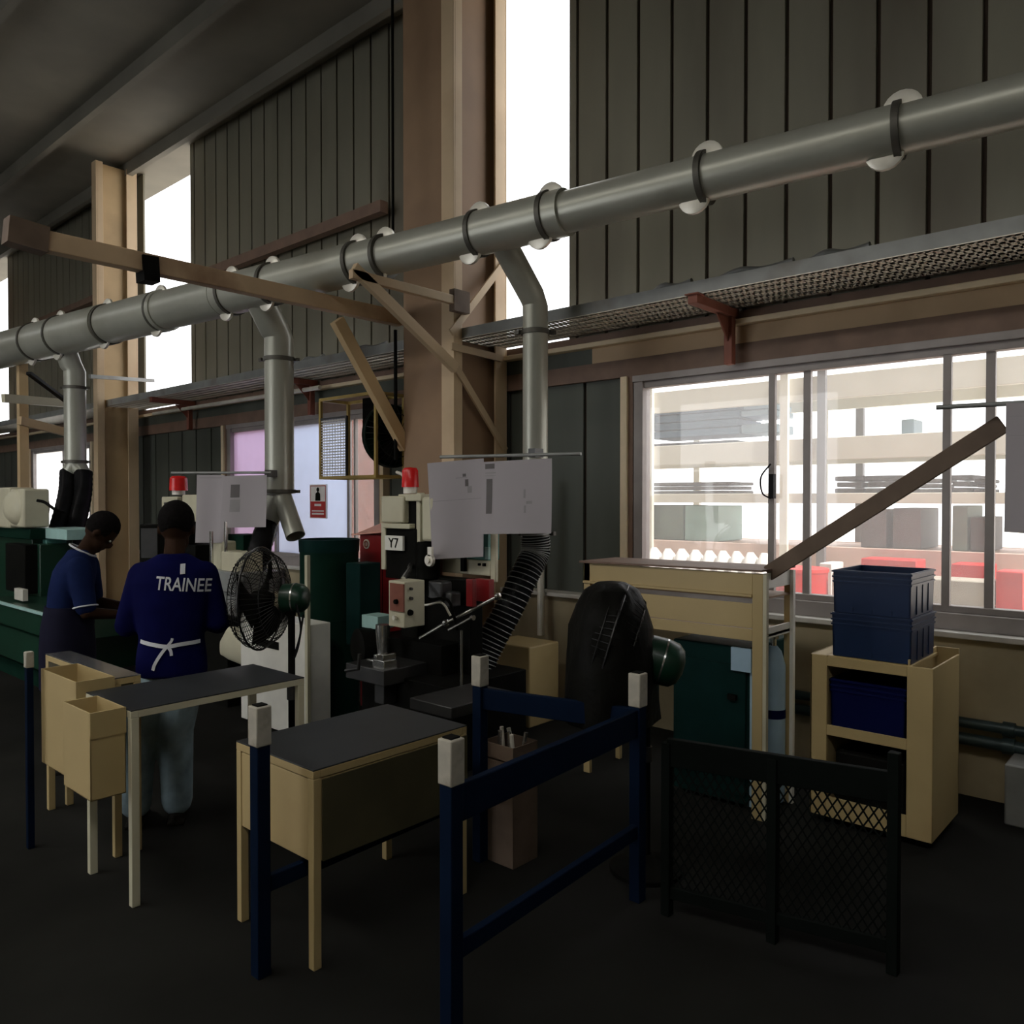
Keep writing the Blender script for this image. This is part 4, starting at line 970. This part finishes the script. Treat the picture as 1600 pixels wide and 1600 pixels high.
for k, (a, b, t_, m) in enumerate(((1345, 1385, 796, 'ogy'), (1395, 1440, 794, 'ogy'), (1488, 1512, 790, 'ogr'), (1516, 1545, 808, 'odk'))):
    ob('grey_crate', ['pale grey crate on low outdoor shelf under the sloping bar', 'dark grey crate right of the pale one on low outdoor shelf', 'grey-green crate between the right window bars outdoors', 'dark crate nearest the right end of the low outdoor shelf'][k], 'crate', a, b, t_, 1.28, m)
ob('blue_bottle_rack', 'pale blue upright panel on the top outdoor shelf', 'panel', 1408, 1428, 655, z2, 'lightblue', dy=.3)
NTH = ['first', 'second', 'third', 'fourth', 'fifth', 'sixth', 'seventh', 'eighth', 'ninth']
for k in range(9):
    px = 1022+k*21.5; p = W(px, 872, OY-.5); s = .5+.1*random.Random(k).random()
    tag(obj('white_sack', MB().loft([((p.x, p.y, .80), (.02, 0, 0), (0, .02, 0)), ((p.x, p.y, .82), (.07, 0, 0), (0, .13, 0)), ((p.x, p.y, .95), (.076, 0, 0), (0, .15, 0)), ((p.x+.01, p.y, 1.14+.03*s), (.06, 0, 0), (0, .10, 0)), ((p.x, p.y, 1.19+.06*s), (.03, 0, 0), (0, .03, 0))], 16), 'owh'), NTH[k]+' white sack from the left in the row outside the big window', 'sack', 'white sacks outside')
tag(obj('low_table', MB().box(-5.9, 1.0, OY-.75, OY-.08, .74, .80).box(-5.8, -5.7, OY-.7, OY-.3, -.12, .74).box(-3.2, -3.1, OY-.7, OY-.3, -.12, .74).box(.8, .9, OY-.7, OY-.3, -.12, .74), 'owood'), 'low timber table outside carrying the white sacks and red crates', 'table')
p = W(1247, 900, 6.9)
r = thing('red_drum', 'bright red drum outside behind the foot of the sloping bar', 'drum', (p.x, p.y, -.12))
obj('body', MB().lathe((p.x, p.y, -.12), (0, 0, 1), [(0, .24), (.1, .25), (.5, .25), (.9, .25), (1.22, .245), (1.24, .25)], 28), 'ored', r)
obj('lid', MB().lathe((p.x, p.y, 1.12), (0, 0, 1), [(0, .255), (.03, .255), (.03, .20)], 28), 'ored', r)
ob('red_crate', 'red open crate seen low through the big window, left of the sash bars', 'crate', 1345, 1432, 874, .80, 'ored', y=7.62, dy=.3)
ob('red_crate', 'red crate with dark contents outside, low at the right edge', 'crate', 1556, 1600, 893, -.12, 'ored', y=6.95, dy=.25)
ob('red_crate', 'red crate outside between the two right window bars', 'crate', 1486, 1546, 882, .80, 'ored', y=7.62, dy=.3)
ob('timber_stack', 'grey weathered timber stacked outside behind the blue crates', 'timber', 1296, 1552, 900, -.12, 'owood', y=6.9, n=6, dy=.3)
ob('white_box', 'white box on the timber outside left of the blue crates', 'box', 1280, 1300, 880, .80, 'owh', y=7.4, dy=.3)
# =================== people ===================
def remesh(mb, vox, sm=5):
    me = bpy.data.meshes.new('t'); me.from_pydata(mb.v, [], mb.f)
    import bmesh
    bm = bmesh.new(); bm.from_mesh(me); bmesh.ops.recalc_face_normals(bm, faces=bm.faces); bm.to_mesh(me); bm.free()
    o = bpy.data.objects.new('t', me); COL.objects.link(o)
    m = o.modifiers.new('r', 'REMESH'); m.mode = 'VOXEL'; m.voxel_size = vox
    s = o.modifiers.new('s', 'SMOOTH'); s.iterations = sm; s.factor = .5
    bpy.context.view_layer.update()
    e = bpy.data.meshes.new_from_object(o.evaluated_get(bpy.context.evaluated_depsgraph_get()))
    out = MB(); out.add([v.co.copy() for v in e.vertices], [tuple(p.vertices) for p in e.polygons])
    bpy.data.objects.remove(o); return out
def limb(mb, pts, rs, n=14):
    sp = []; rr = []
    pts = [Vector(p) for p in pts]
    for i in range(len(pts)-1):
        for k in range(8): sp.append(pts[i].lerp(pts[i+1], k/8)); rr.append(rs[i]+(rs[i+1]-rs[i])*k/8)
    sp.append(pts[-1]); rr.append(rs[-1])
    mb.tube(sp, rr, n)
    for p, r_ in zip(pts, rs): mb.lathe(p-Vector((0, 0, r_)), (0, 0, 1), [(0, .1*r_), (.13*r_, .5*r_), (.5*r_, .866*r_), (r_, r_), (1.5*r_, .866*r_), (1.87*r_, .5*r_), (2*r_, .1*r_)], 12)
def sph(mb, c, rx, ry, rz, rot=None, n=18):
    c = Vector(c); vs = []; fs = []; m = 10
    for i in range(m+1):
        a = math.pi*i/m
        for k in range(n):
            q = 2*math.pi*k/n; v = Vector((rx*math.sin(a)*math.cos(q), ry*math.sin(a)*math.sin(q), rz*math.cos(a)))
            if abs(math.sin(a)) < 1e-6: v += Vector((math.cos(q), math.sin(q), 0))*1e-4
            vs.append(c+((rot @ v) if rot else v))
    for i in range(m):
        for k in range(n): fs.append((i*n+k, i*n+(k+1) % n, (i+1)*n+(k+1) % n, (i+1)*n+k))
    fs.append(tuple(range(n))); fs.append(tuple(m*n+k for k in range(n)))
    mb.add(vs, fs)
def hand(mb, wrist, dirv, side, curl=.7):
    w_ = Vector(wrist); d = Vector(dirv).normalized(); up = Vector((0, 0, 1)); s = d.cross(up).normalized()*side; dn = s.cross(d).normalized()
    if dn.z > 0: dn = -dn
    R = Matrix((s, d, -dn)).transposed()
    sph(mb, w_+d*.05, .042, .052, .018, R)
    for k, (off, L) in enumerate(((-.032, .066), (-.011, .078), (.011, .073), (.032, .056))):
        p = w_+d*.09+s*off; a = 0; pts = [p-d*.03, p]
        for seg in (.45, .32, .23):
            a += curl*.55; p = p+(d*math.cos(a)+dn*math.sin(a))*L*seg; pts.append(p)
        mb.tube(pts, [.0098, .0098, .0092, .0085, .0065], 8)
    p = w_+d*.025-s*.035; mb.tube([w_+d*.02-s*.015, p, p+d*.03-s*.018+dn*.01, p+d*.055-s*.014+dn*.022], [.014, .0125, .011, .0085], 8)
def person(label, at, yaw, lean, bow, arms, shirt, trouser, sleeve, sc=1.0, stance=.09, coat=.82, hs=1.0, legx=0, fat=1.0):
    T = Matrix.Translation(Vector(at)) @ Matrix.Rotation(yaw, 4, 'Z') @ Matrix.Scale(sc, 4)
    r = thing('person', label, 'person', at)
    Y = lambda z: -.02+lean*max(0, (z-.95)/.5)**1.3
    nk = Vector((0, Y(1.46)+.01, 1.46)); nt = nk+Vector((0, .03+bow*.045, .085-bow*.01)); hc = nt+Vector((0, .02+bow*.035, .085-bow*.035))
    Rh = Matrix.Rotation(-bow, 3, 'X')
    H = lambda v: hc+Rh @ (Vector(v)*hs)
    tor = [(.80, .145, .10), (.92, .155, .11), (1.05, .14, .10), (1.2, .16, .11), (1.33, .18, .11), (1.40, .165, .09), (1.45, .10, .07)]
    # continuous body
    b = MB(); b.loft([((0, Y(z), z), (x, 0, 0), (0, y, 0)) for z, x, y in tor], 24)
    limb(b, [nk-Vector((0, 0, .05)), nt], [.062, .055])
    sph(b, H((0, -.005, .02)), .076*hs, .095*hs, .100*hs, Rh); sph(b, H((0, .035, -.055)), .055*hs, .058*hs, .055*hs, Rh)   # cranium, jaw
    sph(b, H((0, .100, -.022)), .014, .020, .026, Rh, 10); sph(b, H((0, .088, -.062)), .025, .012, .009, Rh, 10); sph(b, H((0, .075, -.092)), .024, .02, .016, Rh, 10)
    sph(b, H((0, .082, .018)), .05, .012, .010, Rh, 10)
    for s in (-1, 1):
        sph(b, H((s*.078, -.005, -.01)), .010, .020, .032, Rh, 10)
        A = arms[0] if s < 0 else arms[1]
        limb(b, A, [.055, .043, .027]); d = Vector(A[2])-Vector(A[1]); hand(b, A[2], d, s)
        limb(b, [(s*stance+legx*.1, -.02, .86), (s*(stance+.02)+legx, .01, .50), (s*(stance+.03)+legx, -.02, .10)], [.08, .055, .038])
        sph(b, (s*(stance+.03)+legx, .06, .045), .042, .12, .038)
    bd = remesh(b, .0085, 3); bd.xf(T); obj('body', bd, 'skin', r)
    for s in (-1, 1):
        e = MB(); sph(e, H((s*.030, .082, .004)), .011, .008, .008, Rh, 12); e.xf(T); obj('eye', e, 'eye', r)
    # hair: close cap
    h = MB(); sph(h, H((0, -.014, .034)), .084*hs, .099*hs, .100*hs, Rh, 28); h = remesh(h, .007, 2)
    h.xf(T); hh = MB()
    inv = T.inverted(); lim = []
    
    for f in h.f:
        c = sum((inv @ h.v[i] for i in f), Vector())/len(f); loc = (Rh.transposed() @ (c-hc))/hs
        if loc.z > -.055-.3*loc.y+(.55*max(0, loc.y+.0)) and not (loc.y > .045 and loc.z < .062) and not (loc.y > .0 and loc.z < .0): lim.append(f)
    hh.v = h.v; hh.f = lim
    obj('hair', hh, 'hair', r)
    # shirt
    sh = MB(); g = .022
    tz = [(coat, .185, .135), (.92, .182, .135), (1.02, .168, .125), (1.2, .185*fat, .135), (1.33, .20*fat, .132), (1.39, .185*fat, .112), (1.435, .13*fat, .085), (1.475, .075, .07)]
    sh.loft([((0, Y(z), z), (x, 0, 0), (0, y, 0)) for z, x, y in tz], 32)
    for s in (-1, 1):
        A = [Vector(p) for p in (arms[0] if s < 0 else arms[1])]
        if sleeve == 'long': limb(sh, [A[0], A[1], A[1].lerp(A[2], .85)], [.072, .066, .046])
        else: limb(sh, [A[0], A[0].lerp(A[1], .85)], [.078, .068])
    shm = remesh(sh, .010, 7); shm.xf(T); so = obj('shirt', shm, shirt, r)
    # trousers
    t = MB(); t.loft([((0, Y(.9)+.0, 1.0), (.15, 0, 0), (0, .11, 0)), ((0, -.02, .9), (.165, 0, 0), (0, .12, 0)), ((0, -.02, .8), (.16, 0, 0), (0, .11, 0))], 24)
    for s in (-1, 1):
        limb(t, [(s*stance+legx*.1, -.02, .80), (s*(stance+.02)+legx, .015, .50), (s*(stance+.03)+legx, -.01, .12)], [.105, .095, .082])
    tm = remesh(t, .011, 5); tm.xf(T); obj('trousers', tm, trouser, r)
    for s in (-1, 1):
        q = MB(); sph(q, (s*(stance+.03)+legx, .05, .05), .052, .14, .05, None, 20); q.box(s*(stance+.03)+legx-.045, s*(stance+.03)+legx+.045, -.08, .16, 0, .025)
        q = remesh(q, .009, 3); q.xf(T); obj('shoe', q, 'shoe', r)
    return r, T, shm, Y, H

# trainee : back to the camera
P0 = D(268, 780, 4.32); P0.z = 0
FACE = YAW+math.radians(13)
r, T, shm, Yf, H = person('person in navy shirt with TRAINEE across the back, white apron strings tied, facing away', P0, FACE, .07, .35,
    [[(-.165, .05, 1.36), (-.235, .02, 1.09), (-.13, .26, 1.06)], [(.165, .05, 1.36), (.235, .02, 1.09), (.13, .26, 1.06)]], 'shirt', 'jeans', 'long', .985, stance=.075, hs=1.17, legx=-.085, fat=1.1)
bv = BVHTree.FromPolygons(shm.v, shm.f)
def project(mb, off, back=True):
    inv = T.inverted(); out = []
    dr = (T.to_3x3() @ Vector((0, 1, 0))).normalized()
    for v in mb.v:
        p = T @ Vector(v); hit = bv.ray_cast(p-dr*.8, dr)
        out.append((hit[0] if hit[0] else p)-dr*(off+.0))
    mb.v = out; return mb
tc = bpy.data.curves.new('lettering', 'FONT'); tc.body = 'TRAINEE'; tc.size = .10; tc.align_x = 'CENTER'; tc.align_y = 'CENTER'; tc.offset = .0012; tc.resolution_u = 3
to = bpy.data.objects.new('tmp', tc); COL.objects.link(to); bpy.context.view_layer.update()
me = bpy.data.meshes.new_from_object(to.evaluated_get(bpy.context.evaluated_depsgraph_get())); COL.objects.unlink(to)
import bmesh
bm = bmesh.new(); bm.from_mesh(me); bmesh.ops.triangulate(bm, faces=bm.faces)
for _ in range(3):
    es = [e for e in bm.edges if e.calc_length() > .012]
    if es: bmesh.ops.subdivide_edges(bm, edges=es, cuts=1)
bmesh.ops.triangulate(bm, faces=bm.faces); bm.to_mesh(me); bm.free()
wd = max(v.co.x for v in me.vertices)-min(v.co.x for v in me.vertices); k = .275/wd
mb = MB(); rot = math.radians(-5)
mb.add([Vector((v.co.x*k*math.cos(rot)-v.co.y*math.sin(rot)+.072, -.5, 1.312+v.co.x*k*math.sin(rot)+v.co.y*math.cos(rot))) for v in me.vertices], [tuple(p.vertices) for p in me.polygons])
obj('lettering', project(mb, .003), 'strap', r, 'TRAINEE in white capitals', smooth=False)
def ribbon(pts, wd, m, nm, lab=None, thick=.004):
    vs = []; fs = []; sp = spline([Vector((x, -.5, z)) for x, z in pts], 8)
    for i, p in enumerate(sp):
        t = (sp[min(i+1, len(sp)-1)]-sp[max(i-1, 0)]).normalized(); nrm = Vector((-t.z, 0, t.x))
        vs += [p+nrm*wd/2, p-nrm*wd/2]
    fs = [(2*i, 2*i+1, 2*i+3, 2*i+2) for i in range(len(sp)-1)]
    a = project(MB().add(vs, fs), .010); 
    dr = (T.to_3x3() @ Vector((0, 1, 0))).normalized()*thick
    n = len(a.v); top = [v+dr for v in a.v]; a2 = MB().add(a.v, a.f); a2.add(top, [tuple(reversed(f)) for f in a.f])
    for i in range(len(sp)-1):
        for e in (0, 1): a2.f.append((2*i+e, 2*i+2+e, n+2*i+2+e, n+2*i+e))
    return obj(nm, a2, m, r, lab)
WZt = 1.005
ribbon([(-.145, WZt+.012), (-.07, WZt-.002), (.0, WZt-.012), (.07, WZt-.004), (.155, WZt+.0)], .020, 'strap', 'apron_tie', 'white apron strings')
ribbon([(.0, WZt-.01), (-.03, WZt-.05), (-.06, WZt-.10), (-.072, WZt-.135)], .016, 'strap', 'apron_tie')
ribbon([(.0, WZt-.01), (.018, WZt-.035), (.022, WZt-.06)], .015, 'strap', 'apron_tie')
ribbon([(.0, WZt-.01), (.02, WZt+.015), (.025, WZt+.03)], .013, 'strap', 'apron_tie')
ribbon([(.068, 1.372), (.064, 1.425)], .024, 'strap', 'neck_strap')
# bowed worker, in profile
P1 = D(106, 780, 5.2); P1.z = 0
r2, T2, sm2, Y2, H2 = person('person in blue polo shirt bowed over a bench in profile, at the left', P1, math.radians(-28), .085, .85,
    [[(-.175, .09, 1.36), (-.24, .12, 1.09), (-.10, .38, 1.05)], [(.175, .09, 1.36), (.24, .14, 1.07), (.12, .38, 1.03)]], 'shirt2', 'darktr', 'short', .965, coat=.86, hs=1.1, fat=1.08)
ap = MB().loft([((0, Y2(z)+.012, z), (x, 0, 0), (0, y, 0)) for z, x, y in ((.55, .20, .17), (.8, .215, .17), (.95, .212, .16), (1.10, .205, .152))], 32); ap.xf(T2)
obj('apron', ap, 'apron', r2, 'dark apron')
ns = MB().ring(T2 @ Vector((0, Y2(1.46)+.02, 1.468)), T2.to_3x3() @ Vector((0, .55, 1)), .085, .007); obj('neck_strap', ns, 'strap', r2, 'white neck strap')
cf = MB(); A = Vector((.175, .09, 1.36)).lerp(Vector((.24, .14, 1.07)), .86); cf.ring(T2 @ A, T2.to_3x3() @ Vector((.055, .04, -.3)), .070, .005); obj('sleeve_trim', cf, 'strap', r2)
